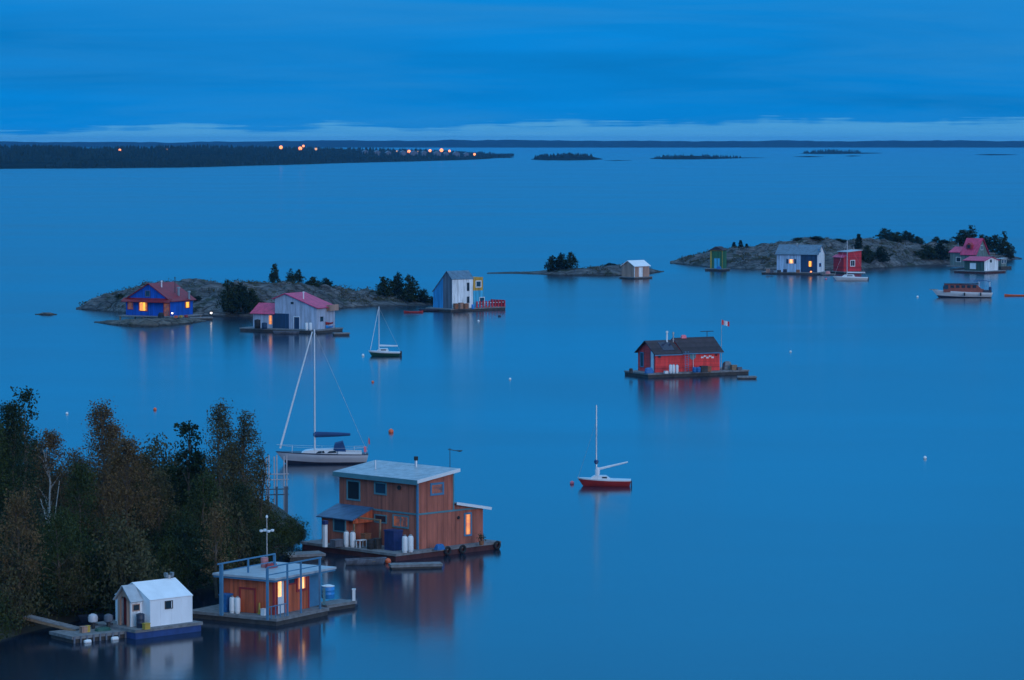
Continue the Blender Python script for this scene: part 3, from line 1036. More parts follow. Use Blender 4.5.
for px, py, s, sz, lab in ((276, 548, 1.0, 0.85, 'green bush below the pale pole frame'), (292, 541, 0.8, 0.75, 'green bush at the tip of the near shore beside the houseboat deck'), (258, 540, 0.9, 1.0, 'dark bush behind the roof railing')):
    p = P(px, py, 0.4)
    place_tree('bush', lab, 'bush', (p.x, p.y, 0.1), shrubs[0], (s, s, s * sz), px, 'bushes on the tip of the near shore')

# island trees and bushes
isl_bush = [tree_meshes(60 + k, 'shrub', m, 'bark', 110, 26, 0.20, 0.30)(4.0, 2.2) for k, m in enumerate(('leaf_dark', 'leaf_conifer'))]
isl_spruce = [tree_meshes(70 + k, 'spruce', 'leaf_conifer', 'bark', 90, 26, 0.24, 0.28)(6.0, 1.5) for k in range(2)]
isl_tree = [tree_meshes(80 + k, 'round', 'leaf_dark', 'bark', 110, 26, 0.20, 0.30)(6.0, 2.0) for k in range(2)]


def isle_tree(land, px, v, pytop, wpx, kind, lab, k=0):
    x, y, z = land.pt(px, v)
    z -= 0.25
    h0, r0, ms, nm = {'bush': (4.0, 2.2, isl_bush, 'bush'), 'spruce': (6.0, 1.5, isl_spruce, 'spruce_tree'), 'tree': (6.0, 2.0, isl_tree, 'tree')}[kind]
    h = max(0.8, zat((x, y, 0), pytop) - z)
    r = wpx / 2 * y / FPX
    place_tree(nm, lab, 'bush' if kind == 'bush' else 'tree', (x, y, z), ms[k % 2], (r / r0, r / r0, h / h0), px * 1.7)


isle_tree(left_isle, 274.5, 0.62, 265.5, 12, 'tree', 'lone upright tree on the left island ridge behind the white house')
isle_tree(left_isle, 291, 0.6, 271, 10, 'tree', 'left tree of the small clump on the left island ridge', 1)
isle_tree(left_isle, 299, 0.6, 270.5, 10, 'tree', 'right tree of the small clump on the left island ridge')
isle_tree(left_isle, 313, 0.6, 278, 18, 'bush', 'low ridge bush just right of the small clump')
isle_tree(left_isle, 326, 0.6, 279.5, 16, 'bush', 'lowest ridge bush farthest right on the left island', 1)
isle_tree(left_isle, 229, 0.05, 283, 22, 'bush', 'tall dark bush on the left island shore beside the white house')
isle_tree(left_isle, 241, 0.05, 287, 26, 'bush', 'broad dark bush on the left island shore left of the white house', 1)
isle_tree(left_isle, 252, 0.1, 291, 18, 'bush', 'small dark bush right behind the white house roof')
isle_tree(left_isle, 198, 0.15, 298, 12, 'bush', 'small bush on rock right of the blue house', 1)
isle_tree(left_isle, 120, 0.25, 297, 10, 'bush', 'low bush on rock left of the blue house')
isle_tree(left_isle, 384.5, 0.22, 278.5, 20, 'bush', 'left round bush on the island end by the tall white house')
isle_tree(left_isle, 398, 0.3, 276, 18, 'bush', 'taller middle bush on the island end by the tall white house', 1)
isle_tree(left_isle, 410, 0.25, 277.5, 20, 'bush', 'right round bush on the island end by the tall white house')
isle_tree(left_isle, 424, 0.2, 291, 14, 'bush', 'low shrub left of the tall white house', 1)
isle_tree(left_isle, 432, 0.15, 297, 12, 'bush', 'low shrub touching the tall white house')
isle_tree(mid_isle, 552, 0.35, 257, 14, 'bush', 'left bush of the clump on the middle islet')
isle_tree(mid_isle, 561, 0.4, 255.5, 18, 'bush', 'middle bush of the clump on the middle islet', 1)
isle_tree(mid_isle, 570.5, 0.4, 253.5, 14, 'tree', 'right tallest bush of the clump on the middle islet')
isle_tree(mid_isle, 610, 0.6, 264.5, 14, 'bush', 'low bush left of the plywood shed', 1)
isle_tree(right_isle, 734, 0.5, 242.5, 6, 'spruce', 'left small spruce behind the green house')
isle_tree(right_isle, 740.5, 0.5, 240.5, 6, 'spruce', 'middle tallest small spruce behind the green house', 1)
isle_tree(right_isle, 746.5, 0.5, 244, 5.5, 'spruce', 'right small spruce behind the green house')
isle_tree(right_isle, 858.5, 0.3, 234.5, 9, 'spruce', 'pointed spruce rising behind the red boat shed', 1)
isle_tree(right_isle, 867, 0.1, 247, 16, 'bush', 'dark bush right beside the red boat shed')
isle_tree(right_isle, 881, 0.07, 248.5, 18, 'bush', 'dark bush on the shore right of the red boat shed', 1)
isle_tree(right_isle, 885, 0.55, 229.5, 18, 'tree', 'left treetop of the ridge grove on the right island')
isle_tree(right_isle, 896, 0.55, 233, 18, 'bush', 'second tree of the ridge grove on the right island')
isle_tree(right_isle, 906, 0.55, 232.5, 18, 'bush', 'third tree of the ridge grove on the right island', 1)
isle_tree(right_isle, 917, 0.55, 237, 14, 'bush', 'right low end of the ridge grove on the right island')
isle_tree(right_isle, 936, 0.55, 237, 10, 'tree', 'small ridge tree between grove and red roof')
isle_tree(right_isle, 944, 0.5, 240, 12, 'bush', 'low ridge bush between grove and red roof', 1)
isle_tree(right_isle, 927, 0.1, 246, 22, 'bush', 'broad shore bush left of the green house with red roof')
isle_tree(right_isle, 940, 0.08, 245, 24, 'bush', 'shore bush touching the green house with red roof', 1)
isle_tree(right_isle, 962, 0.45, 231, 20, 'tree', 'left tree behind the red gabled roof')
isle_tree(right_isle, 970, 0.45, 228.5, 20, 'tree', 'tallest tree behind the red gabled roof', 1)
isle_tree(right_isle, 983, 0.42, 236, 18, 'bush', 'bush at the right slope of the red gabled roof')
isle_tree(right_isle, 994, 0.35, 236.5, 22, 'tree', 'round tree right of the red gabled roof')
isle_tree(right_isle, 1003, 0.35, 235, 16, 'tree', 'tree near the right tip of the right island', 1)
isle_tree(right_isle, 1009, 0.3, 244, 12, 'bush', 'last bush on the right tip of the right island')
isle_tree(right_isle, 800, 0.5, 239, 16, 'bush', 'flat bush on the ridge above the pale blue house')
isle_tree(right_isle, 816, 0.5, 238.5, 20, 'bush', 'flat ridge bush right above the pale blue gable', 1)
isle_tree(right_isle, 838, 0.5, 239, 20, 'bush', 'flat ridge bush above the red boat shed')



def scrub(land, n, seed, px0, px1, lab):
    """heath and low scrub growing in the cracks of the rock"""
    r = np.random.default_rng(seed)
    pts = []
    while len(pts) < n:
        px, v = r.uniform(px0, px1), r.uniform(0.06, 0.9)
        x, y, z = land.pt(px, v)
        if z < 0.5 or float(vnoise(np.float64(x / 3.5), np.float64(y / 3.5), 21)) < 0.06:
            continue
        pts.append((x, y, z))
    c = np.repeat(np.array(pts), 14, axis=0)
    c = c + r.normal(size=c.shape) * [.5, .5, .16] + [0, 0, .12]
    o = bpy.data.objects.new('scrub', leaf_mesh('scrub', c, .17, r, 'leaf_olive'))
    COL.objects.link(o)
    stuff(o)
    o['label'] = lab
    o['category'] = 'scrub'


scrub(left_isle, 520, 31, 84, 436, 'low brown-green scrub on the rock of the left island')
scrub(mid_isle, 70, 32, 560, 650, 'low scrub on the rock of the middle islet')
scrub(right_isle, 900, 33, 680, 1015, 'low brown-green scrub on the rock of the right island')

# ------------------------------------------------------------------ small goods
def tank(pt, h, lab, group, r=None):
    r = r or h * 0.155
    e = empty('propane_tank', pt, 0, lab, 'propane tank', group)
    MB().lathe([(r * .8, 0), (r * .8, .06), (r * .95, .1), (r, .18), (r, h * .82), (r * .85, h * .9), (r * .4, h * .94)], n=14).build('body', 'plastic_white', e, True)
    MB().lathe([(r * .5, h * .93), (r * .55, h * .95), (r * .55, h), (r * .45, h)], n=10).build('valve_collar', 'grey_metal', e, True)
    return e


def barrel(pt, r, h, mat, lab, lid=None, group=None):
    e = empty('barrel', pt, 0, lab, 'barrel', group)
    MB().lathe([(r * .94, 0), (r, .04), (r, h * .32), (r * 1.03, h * .34), (r, h * .36), (r, h * .65), (r * 1.03, h * .67), (r, h * .69), (r, h * .96), (r * .94, h)], n=16).build('body', mat, e, True)
    MB().lathe([(r * 1.02, h * .97), (r * 1.02, h * 1.02), (r * .5, h * 1.09), (r * .12, h * 1.12)], n=16).build('lid', lid or mat, e, True)
    return e


def crate(pt, w, d, h, mat, lab, rz=0.0, cat='crate', name='crate', group=None):
    e = empty(name, pt, rz, lab, cat, group)
    MB().box(-w / 2, -d / 2, 0, w / 2, d / 2, h * .92).build('body', mat, e)
    m = MB().box(-w / 2 - .03, -d / 2 - .03, h * .92, w / 2 + .03, d / 2 + .03, h)
    m.box(-w / 2 - .02, -d / 2 - .02, h * .42, w / 2 + .02, -d / 2, h * .5)
    m.build('lid', mat, e)
    return e


def tarp_heap(pt, w, d, h, mat, lab, rz=0.0, seed=1, name='tarp_covered_pile', cat='tarp'):
    """cloth thrown over goods: rumpled flat-topped dome with a skirt"""
    n, m = 18, 7
    vs, fs = [], []
    r = random.Random(seed)
    for j in range(m):
        t = j / (m - 1)
        zz = h * (1 - t ** 2.6)
        k = 0.35 + 0.65 * t ** 0.7
        for i in range(n):
            a = 2 * math.pi * i / n
            ca, sa = math.cos(a), math.sin(a)
            q = 1 / max(abs(ca), abs(sa)) ** 0.75
            f = 1 + 0.06 * r.uniform(-1, 1)
            vs.append((w / 2 * ca * q * k * f, d / 2 * sa * q * k * f, max(0, zz * (1 + 0.06 * r.uniform(-1, 1)))))
    vs.append((0, 0, h * 1.02))
    for j in range(m - 1):
        for i in range(n):
            fs.append((j * n + i, j * n + (i + 1) % n, (j + 1) * n + (i + 1) % n, (j + 1) * n + i))
    fs += [(i, (i + 1) % n, m * n) for i in range(n)]
    fs.append(tuple((m - 1) * n + i for i in range(n)))
    return tag(MB().add(vs, fs).build(name, mat, None, True, pt, rz), lab, cat)


def hull_mesh(L, B, fb_bow, fb_stern, depth=0.35, transom=0.7, bow_pow=0.62, rake=0.12, n=16):
    """open list of stations bow(-x) to stern(+x); returns rings keel..sheer on both sides"""
    st = []
    for i in range(n):
        t = i / (n - 1)
        hb = B / 2 * min(1.0, (t / 0.5) ** bow_pow if t < 0.5 else 1 - (1 - transom) * ((t - .5) / .5) ** 2)
        sheer = fb_bow * (1 - t) ** 1.6 + fb_stern * (1 - (1 - t) ** 1.6)
        x = -L / 2 + L * t
        st.append((x, max(hb, 0.015), sheer, t))
    return st


def hull(L, B, fb_bow, fb_stern, z_lo, z_hi, depth=0.35, transom=0.7, rake=0.1, bow_pow=0.62, inset=0.0, cap=True):
    """hull skin between two relative heights (0 = keel bottom, 1 = sheer)"""
    st = hull_mesh(L, B, fb_bow, fb_stern, depth, transom, bow_pow)
    vs, fs = [], []
    m = 5
    for x, hb, sh_, t in st:
        ring = []
        for j in range(m):
            w = z_lo + (z_hi - z_lo) * j / (m - 1)
            z = -depth * (0.35 + 0.65 * min(1, t * 2.5)) + (sh_ + depth * (0.35 + 0.65 * min(1, t * 2.5))) * w
            yy = (hb - inset) * (0.18 + 0.82 * min(1, w * 1.25) ** 0.55)
            xx = x - rake * L * (w - 1) * (1 - t) ** 3 + 0.03 * L * (w - 1) * t ** 6
            ring.append((xx, yy, z))
        vs += [(p[0], -p[1], p[2]) for p in ring] + ring[::-1]
    k = 2 * m
    n = len(st)
    for i in range(n - 1):
        for j in range(k - 1):
            if j == m - 1:
                if cap:
                    fs.append((i * k + j, i * k + j + 1, (i + 1) * k + j + 1, (i + 1) * k + j))
                continue
            fs.append((i * k + j, i * k + j + 1, (i + 1) * k + j + 1, (i + 1) * k + j))
        if cap:
            fs.append((i * k + k - 1, i * k, (i + 1) * k, (i + 1) * k + k - 1))
    fs.append(tuple(range(k)))
    fs.append(tuple((n - 1) * k + j for j in range(k - 1, -1, -1)))
    return MB().add(vs, fs)


def canoe(pt, L, B, mat, lab, rz=0.0, cat='canoe', name='canoe', upturned=False, group=None):
    e = empty(name, pt, rz, lab, cat, group)
    n, m = 15, 7
    vs, fs = [], []
    for lay in (0, 1):
        for i in range(n):
            t = -1 + 2 * i / (n - 1)
            hb = max(0.02, B / 2 * (1 - abs(t) ** 2.6)) - 0.03 * lay
            hb = max(hb, 0.01)
            top = 0.30 + 0.18 * abs(t) ** 3
            for j in range(m):
                a = -math.pi / 2 + math.pi * j / (m - 1)
                z = top - (top + 0.06 - 0.04 * lay) * math.cos(a) ** 0.7 if abs(math.cos(a)) > 1e-6 else top
                vs.append((L / 2 * t * (1 - 0.01 * lay), hb * math.sin(a), -z + 0.4 if upturned else z))
    for lay in (0, 1):
        o = lay * n * m
        for i in range(n - 1):
            for j in range(m - 1):
                fs.append((o + i * m + j, o + i * m + j + 1, o + (i + 1) * m + j + 1, o + (i + 1) * m + j))
    for i in range(n - 1):
        for j in (0, m - 1):
            fs.append((i * m + j, (i + 1) * m + j, n * m + (i + 1) * m + j, n * m + i * m + j))
    MB().add(vs, fs).build('hull', mat, e, True)
    if not upturned:
        for x in (-L * .22, L * .22):
            MB().box(x - .1, -B * .44, .22, x + .1, B * .44, .25).build('thwart', 'timber', e)
    return e


def tyre(pt, r, lab, axis='y', rz=0.0):
    return tag(MB().torus((0, 0, 0), r * .72, r * .28, axis).build('tyre_fender', 'black_rubber', None, True, pt, rz), lab, 'tyre', 'tyre fenders of the brown houseboat')


def buoy(px, py, r, mat, lab):
    p = P(px, py, 0)
    r *= .68
    e = empty('buoy', (p.x, p.y, 0), 0, lab, 'buoy', 'mooring buoys on the lake')
    prof = [(r * math.sin(a), -r * math.cos(a) + r * .45) for a in np.linspace(0.15, math.pi - 0.15, 9)]
    MB().lathe(prof, n=14).build('float_ball', mat, e, True)
    MB().tube((0, 0, r * 1.38), (0, 0, r * 1.75), r * .16, r * .1, 8).build('lifting_eye', 'grey_metal', e)


# ------------------------------------------------------------------ brown two-storey houseboat
def brown_house():
    h = House('houseboat', 'two-storey brown wooden houseboat with pale sloping roof and teal trim', 417.6, 549.5, 0.6, 45)
    z0 = 0.6
    W2 = h.fx(453.5, 545)[0]
    W = h.fx(483, 542)[0]
    D = h.fy(339.5, 541)[0]
    ze = h.fx(417.6, 481)[1]
    zr = h.fx(453.5, 471)[1]
    za1 = h.fx(454, 504)[1]
    za2 = h.fx(483, 508.5)[1]
    h.part('wall', 'siding_brown', MB().prism([(0, z0), (W2, z0), (W2, zr), (0, ze)], 0, D, 'y'))
    h.part('annex_wall', 'siding_brown', MB().prism([(W2 + .003, z0), (W, z0), (W, za2), (W2 + .003, za1)], 0.004, D - .3, 'y'))
    ov = 0.35
    sl = (zr - ze) / W2
    roof = h.part('roof', 'roof_metal', MB().slab(-ov, ze - ov * sl + .03, W2 + ov * 1.1, zr + ov * 1.1 * sl + .03, .12, -ov, D + ov, 'y'))
    f = MB().box(-ov - .05, -ov, ze - ov * sl - .22, -ov - .003, D + ov, ze - ov * sl + .14)
    h.part('eave_fascia', 'trim_teal', f)
    h.part('rake_trim', 'paint_white', MB().slab(-ov, ze - ov * sl - .10, W2 + ov * 1.1, zr + ov * 1.1 * sl - .10, .26, -ov - .05, -ov - .003, 'y'))
    sa = (za2 - za1) / (W - W2)
    h.part('annex_roof', 'roof_metal', MB().slab(W2 + .05, za1 + .05, W + .55, za2 + .5 * sa + .05, .1, -.35, D - .1, 'y'))
    h.part('annex_rake_trim', 'paint_white', MB().slab(W2 - .02, za1 - .03, W + .56, za2 + .5 * sa - .03, .22, -.4, -.353, 'y'))
    zb = h.fx(417.6, 514.5)[1]
    m = MB().box(-.035, -.035, zb - .07, W + .01, -.002, zb + .07)
    h.part('belt_trim', 'trim_teal', m)
    h.part('belt_trim', 'trim_teal', MB().box(-.035, .0, zb - .07, -.002, D, zb + .07))
    h.part('corner_board', 'trim_blue', MB().box(-.05, -.05, z0, .09, -.036, ze + .02).box(-.05, -.036, z0, -.036, .09, ze))
    h.part('corner_board', 'trim_teal', MB().box(W2 - .07, -.05, zb + .075, W2 + .05, -.004, zr))
    h.window('x', 430, 482.5, 443.6, 495.2, 'trim_blue', 'glow_dim', fw=.16)
    h.window('x', 463.8, 512.5, 471.5, 536, 'trim_blue', 'glow_warm', fw=.14)
    h.window('y', 347, 480, 360.5, 500.5, 'trim_teal', 'glass_dark', fw=.13)
    h.window('y', 374.5, 482, 387, 494.8, 'trim_teal', 'glass_blue', fw=.13)
    h.window('y', 393, 515, 409, 528, 'trim_teal', 'glow_dim', fw=.12, mullion=True)
    h.window('y', 374.5, 514.5, 387, 523, 'trim_teal', 'glass_dark', fw=.1)
    a, b = h.fy(400, 487.5)
    h.part('wall_vent', 'black_rubber', MB().lathe([(.17, 0), (.17, .1), (.08, .14)], (-.142, a, b), 10, 'x'))
    a, b = h.fx(458, 517.5)
    h.part('wall_lamp', 'black_rubber', MB().lathe([(.1, 0), (.14, .07), (.08, .14)], (a, -.145, b), 10, 'y'))
    # enclosed porch on the left side with a lean-to roof
    y1, y2 = h.fy(373, 540)[0], D - .15
    pw = 2.0
    zt, zl = h.fy(360, 506.5)[1], h.fy(342, 518, -pw)[1]
    h.part('porch_wall', 'siding_brown', MB().prism([(-pw, z0), (-.003, z0), (-.003, zt - .1), (-pw, zl - .08)], y1 + 1.0, y2, 'y'))
    h.part('porch_gable', 'siding_orange', MB().prism([(-pw, zl - .35), (-.004, zl - .35), (-.004, zt - .1), (-pw, zl - .08)], y1 + .05, y1 + .15, 'y'))
    h.part('porch_roof', 'roof_porch_blue', MB().slab(-pw - .3, zl - .09 - .02, -.003, zt - .03, .1, y1 - .1, y2 + .3, 'y'))
    h.part('porch_post', 'timber', MB().box(-pw + .05, y1 + .05, z0, -pw + .17, y1 + .17, zl - .1))
    h.window('y', 333.5, 518.5, 346, 532, 'trim_teal', 'glass_blue', off=-pw, fw=.1)
    a, b = h.fy(380, 521, -1.6)
    h.part('porch_post', 'timber', MB().box(-1.65, a - .06, z0, -1.53, a + .06, b))
    h.part('shelf_beam', 'timber', MB().box(-1.65, a - .06, b, -1.53, y1 + 1.0, b + .12))
    # stove pipe and vents on the roof
    x = W2 * .9
    y = h.fy(416, 465, x)[0]
    zz = zat(h.w(x, y, 0), 456.5)
    zrf = ze + x * sl
    ch = h.part('chimney', 'aluminium', MB().tube((x, y, zrf), (x, y, zz - .3), .12, n=10), roof, True)
    h.part('chimney_cap', 'black_rubber', MB().tube((x, y, zz - .3), (x, y, zz), .17, n=10), roof, True)
    x, y = h.fz(375.5, 473.5, ze)
    h.part('vent_pipe', 'aluminium', MB().tube((x, y, ze + x * sl - .1), (x, y, ze + x * sl + .85), .05, n=8), roof, True)
    # deck float
    fx1 = h.fx(501, 547, -.75)[0]
    fx0, fy0 = h.fz(411, 557, .6)
    xl, yl = h.fz(313, 546, .6)
    h.float_deck(-3.0, -0.75, fx1, max(yl, D + 1.2), 0.6, 'float_red')
    # tyres hung on the right-hand side
    for i, (px, py, lab) in enumerate(((496.5, 551, 'black tyre fender at the right end of the brown houseboat deck'), (462, 554.5, 'black tyre fender midway along the brown houseboat deck'), (447, 557, 'black tyre fender left of the middle one on the brown houseboat deck'))):
        a, b = h.fx(px, py, -.75)
        tyre(h.w(a, -.75 - .09, .33 + .02 * i), .36, lab, 'y', h.th)
    # goods on deck
    def on(px, py):
        return h.w(*h.fz(px, py, .6), .602)
    for px, py, hh, lab, g in ((346.5, 546.5, 1.25, 'white propane tank by the porch, left of two', 'propane tanks by the porch'), (352.8, 547, 1.25, 'white propane tank by the porch, right of two', 'propane tanks by the porch'),
                               (404.8, 552.5, 1.35, 'tall white propane tank, left of the pair at the house corner', 'propane tanks at the brown house corner'), (410.6, 552.0, 1.35, 'tall white propane tank, right of the pair at the house corner', 'propane tanks at the brown house corner')):
        tank(on(px, py), hh, lab, g, .22)
    crate(on(393.5, 549.8), .95, 1.05, 1.55, 'navy_tarp', 'square stack wrapped in navy tarp beside the propane pair', h.th, 'covered stack', 'tarp_covered_stack')
    tarp_heap(on(439.5, 549.6), .85, .5, .42, 'blue_tarp', 'small blue tarp bundle by the brown house wall', h.th, 3)
    p = on(361.5, 547.5)
    e = empty('table', p, h.th, 'small pale table on the brown houseboat deck', 'table')
    MB().box(-.4, -.25, .55, .4, .25, .6).build('tabletop', 'paint_white', e)
    for sx in (-.34, .34):
        for sy in (-.2, .2):
            MB().box(sx - .03, sy - .03, 0, sx + .03, sy + .03, .55).build('leg', 'paint_white', e)
    barrel(on(370.5, 549), .28, .7, 'black_rubber', 'black barrel beside the small pale table')
    crate(on(377, 548.6), .5, .5, .8, 'deck_dark', 'dark crate against the porch post', h.th)
    crate(on(337, 546.5), .9, .6, .55, 'siding_grey', 'grey chest under the porch window', h.th, 'chest', 'storage_chest')
    crate(on(366, 545.5), .6, .5, .95, 'terracotta', 'brown cupboard in the shade of the porch', h.th, 'cupboard', 'cupboard')
    # plant pot
    p = on(481.5, 545.2)
    e = empty('potted_plant', p, 0, 'leafy plant in a pot at the right end of the brown house', 'plant')
    MB().lathe([(.16, 0), (.22, .34), (.2, .34)], n=12).build('pot', 'terracotta', e, True)
    r = np.random.default_rng(5)
    o = bpy.data.objects.new('foliage', leaf_mesh('foliage', r.normal(size=(160, 3)) * [.16, .16, .18] + [0, 0, .6], .07, r, 'leaf_olive'))
    COL.objects.link(o)
    o.parent = e
    # white sign post with blue cap at the left end
    p = on(325, 547)
    e = empty('gate_post', p, h.th, 'tall white post with blue cap at the left end of the deck', 'post')
    MB().box(-.14, -.14, 0, .14, .14, 1.75).build('post', 'paint_white', e)
    MB().box(-.18, -.18, 1.75, .18, .18, 2.05).build('cap', 'navy_tarp', e)
    # antenna on the annex
    p = h.w(W2 + 1.0, h.fy(450, 500, W2 + 1.0)[0], 0)
    zt = zat(p, 448)
    zbt = za1 + sa * 1.0 + .12
    e = empty('antenna_mast', (p.x, p.y, zbt), 0, 'thin antenna mast on the back of the brown houseboat', 'antenna')
    MB().tube((0, 0, 0), (0, 0, zt - zbt), .035, .025, 7).build('mast', 'dark_metal', e)
    a = MB().tube((-.15, 0, zt - zbt - .1), (.75, 0, zt - zbt - .25), .03)
    for k in range(4):
        a.tube((-.1 + k * .25, -.3, zt - zbt - .1 - k * .045), (-.1 + k * .25, .3, zt - zbt - .1 - k * .045), .022)
    a.lathe([(.02, 0), (.2, .05), (.24, .12)], (.75, 0, zt - zbt - .3), 10)
    a.build('aerial', 'dark_metal', e)
    # left landing stage towards the shore
    lf = House('landing_stage', 'grey plank landing stage between the shore and brown houseboat', 322, 553.5, 0.5, 20, 'dock')
    lf.float_deck(-2.6, 0, 0.3, 1.8, .5)
    # low dock in front
    d = House('floating_dock', 'low grey floating dock moored in front of the brown houseboat', 391, 565, .35, 12, 'dock')
    d.float_deck(0, 0, d.fx(443, 562)[0], 1.2, .35, 'deck_dark')
    p = P(366, 564.5, 0)
    rowboat((p.x, p.y, 0), 3.1, 1.05, 'siding_grey', 'grey rowing boat tied beside the brown houseboat deck', R(188))
    for px, py, lab in ((388, 561.5, 'orange fender ball between rowing boat and low dock'),):
        q = P(px, py, .1)
        prof = [(.24 * math.sin(a), -.24 * math.cos(a) + .1) for a in np.linspace(.1, math.pi - .1, 8)]
        o = MB().lathe(prof, n=12).build('fender_ball', 'hull_orange', None, True, (q.x, q.y, .02))
        tag(o, lab, 'fender')


def rowboat(pt, L, B, mat, lab, rz, motor=None):
    e = empty('rowing_boat', pt, rz, lab, 'boat')
    outer = hull(L, B, .5, .38, 0, 1, .15, .8, .08, .6, 0, cap=False)
    ob = outer.build('hull', mat, e, True)
    inner = MB()
    st = hull_mesh(L, B, .5, .38, .15, .8, .6)
    vs, fs = [], []
    for x, hb, s_, t in st:
        vs += [(x * .96, -hb * .55, .06), (x * .96, hb * .55, .06)]
    fs = [(2 * i, 2 * i + 1, 2 * i + 3, 2 * i + 2) for i in range(len(st) - 1)]
    inner.add(vs, fs).build('floor', 'deck_dark', e)
    g = MB()
    for s_ in (-1, 1):
        pts = [(x, hb * s_, z) for x, hb, z, t in st]
        g.path(pts, .035, 6)
    g.build('gunwale', mat, e)
    for x in (-L * .18, L * .2):
        MB().box(x - .12, -B * .44, .26, x + .12, B * .44, .29).build('thwart', 'timber', e)
    return e


# ------------------------------------------------------------------ orange cabin with roof rail
def orange_cabin():
    h = House('houseboat', 'low orange cabin houseboat with flat pale roof and blue roof railing', 274, 615, 0.5, 58)
    z0 = .5
    W = h.fx(309, 604)[0]
    D = h.fy(223.8, 609)[0]
    zt = h.fx(274, 579.5)[1]
    h.part('wall', 'siding_orange', MB().box(0, 0, z0, W, D, zt))
    Wr = h.fx(331, 566.5)[0]
    roof = h.part('roof', 'roof_pale', MB().prism([(-.45, zt + .01), (Wr, zt + .01), (Wr, zt + .155), (-.45, zt + .155)], -.45, D + .6, 'y'))
    h.part('eave_trim', 'trim_blue', MB().box(-.4, -.4, zt - .12, Wr - .05, -.3, zt).box(-.4, -.3, zt - .12, -.3, D + .55, zt))
    # sheltered end under the roof
    h.part('end_panel', 'trim_blue', MB().box(W + .002, .15, z0, W + (Wr - W) * .55, .25, zt - .13))
    h.part('corner_board', 'trim_red', MB().box(W - .1, -.03, z0, W + .02, .0, zt))
    h.part('corner_board', 'trim_red', MB().box(-.03, -.03, z0, .1, -.003, zt).box(-.03, -.003, z0, -.003, .1, zt))
    h.door('y', 239.5, 587.5, 256, 613, 'trim_red', 'siding_orange', fw=.13)
    # white door with lit glass on the right face
    a0, a1, za, zb = h.rect('x', 276.3, 578, 284.5, 607)
    fr = h.part('door_frame', 'trim_red', h.fbox(h.fbox(h.fbox(MB(), 'x', a0, a0 + .1, z0, zb, -.03, .06), 'x', a1 - .1, a1, z0, zb, -.03, .06), 'x', a0 + .1, a1 - .1, zb - .08, zb, -.03, .06))
    mid = z0 + (zb - z0) * .48
    d = h.part('door', 'paint_white', h.fbox(MB(), 'x', a0 + .1, a1 - .1, z0 + .02, mid, -.03, .03), fr)
    h.part('door_pane', 'glow_bright', h.fbox(MB(), 'x', a0 + .1, a0 + .1 + (a1 - a0 - .2) * .62, mid, zb - .08, -.03, .02), fr)
    h.part('door_side', 'paint_white', h.fbox(MB(), 'x', a0 + .1 + (a1 - a0 - .2) * .62, a1 - .1, mid, zb - .08, -.03, .03), fr)
    h.window('x', 287.5, 575.5, 295.3, 584.5, 'trim_red', 'glass_blue', fw=.1)
    h.window('x', 296, 572.5, 306.5, 591, 'trim_red', 'glow_bright', fw=.16, mullion=True)
    # blue posts and railing above the roof
    zr = zt + 1.05
    posts = []
    for px, py, sz, nm in ((267.5, 615.5, .07, 0), (287.5, 615, .05, 1), (301, 612, .05, 2), (320, 606.5, .06, 3)):
        x = h.fx(px, py, -.95)[0]
        posts.append(x)
        h.part('post', 'trim_blue', MB().box(x - sz, -.95 - sz, z0, x + sz, -.95 + sz, zr))
    h.part('top_rail', 'trim_blue', MB().box(posts[0], -.99, zr + .001, posts[-1] + .2, -.91, zr + .09))
    h.part('middle_rail', 'trim_blue', MB().box(posts[0] + .12, -.975, zt + .55, posts[-1], -.925, zt + .61))
    x0 = posts[0]
    yb = h.fy(221.5, 606, x0)[0]
    h.part('post', 'trim_blue', MB().box(x0 - .1, yb - .1, z0, x0 + .1, yb + .1, zr))
    xb = posts[-1]
    h.part('post', 'trim_blue', MB().box(xb - .07, yb - .07, z0, xb + .07, yb + .07, zr))
    xm = (x0 + xb) / 2
    h.part('post', 'trim_blue', MB().box(xm - .05, yb - .05, zt + .16, xm + .05, yb + .05, zr))
    h.part('top_rail', 'trim_blue', MB().box(x0 - .4, yb - .04, zr + .001, xb + .1, yb + .04, zr + .09))
    h.part('middle_rail', 'trim_blue', MB().box(x0 + .15, yb - .025, zt + .55, xb - .08, yb + .025, zt + .61))
    # deck rail by the door
    for px in (271, 279.5, 288.5):
        x = h.fx(px, 614, -1.0)[0]
    xa, xc = posts[0] + .15, posts[1] - .06
    m = MB().box(xa, -.98, z0 + .8, xc, -.93, z0 + .86)
    for k in range(4):
        x = xa + (xc - xa) * (k + .5) / 4
        m.box(x - .025, -.98, z0, x + .025, -.93, z0 + .8)
    h.part('deck_rail', 'trim_blue', m)
    xe = h.fx(357, 598.5, -1.1)[0]
    h.float_deck(-1.3, -1.15, posts[-1] + .8, D + 2.0, .5, 'deck_dark')
    # side walkway going right
    d = House('floating_dock', 'narrow plank dock running right from the orange cabin', 323, 606, .45, 50, 'dock')
    L = d.fx(357, 598)[0]
    d.float_deck(.4, 0, L, 1.5, .45, 'deck_dark')
    p = d.w(L - .15, .15, .455)
    tag(MB().box(-.1, -.1, 0, .1, .1, .75).box(-.13, -.13, .75, .13, .13, .82).build('mooring_post', 'paint_white', None, False, p), 'white mooring post at the end of the plank dock', 'post')
    p = d.w(L * .14, .35, .455)
    tag(MB().box(-.09, -.09, 0, .09, .09, 1.1).box(-.11, -.11, 1.1, .11, .11, 1.15).build('mooring_post', 'trim_teal', None, False, p), 'dark teal post beside the blue water tank', 'post')
    barrel(h.w(*h.fz(328, 597.5, .5), .5 if False else .457), .45, .85, 'blue_plastic', 'big bright blue water tank with pale lid on plank dock', 'plastic_white')
    p = P(341, 606.5, 0)
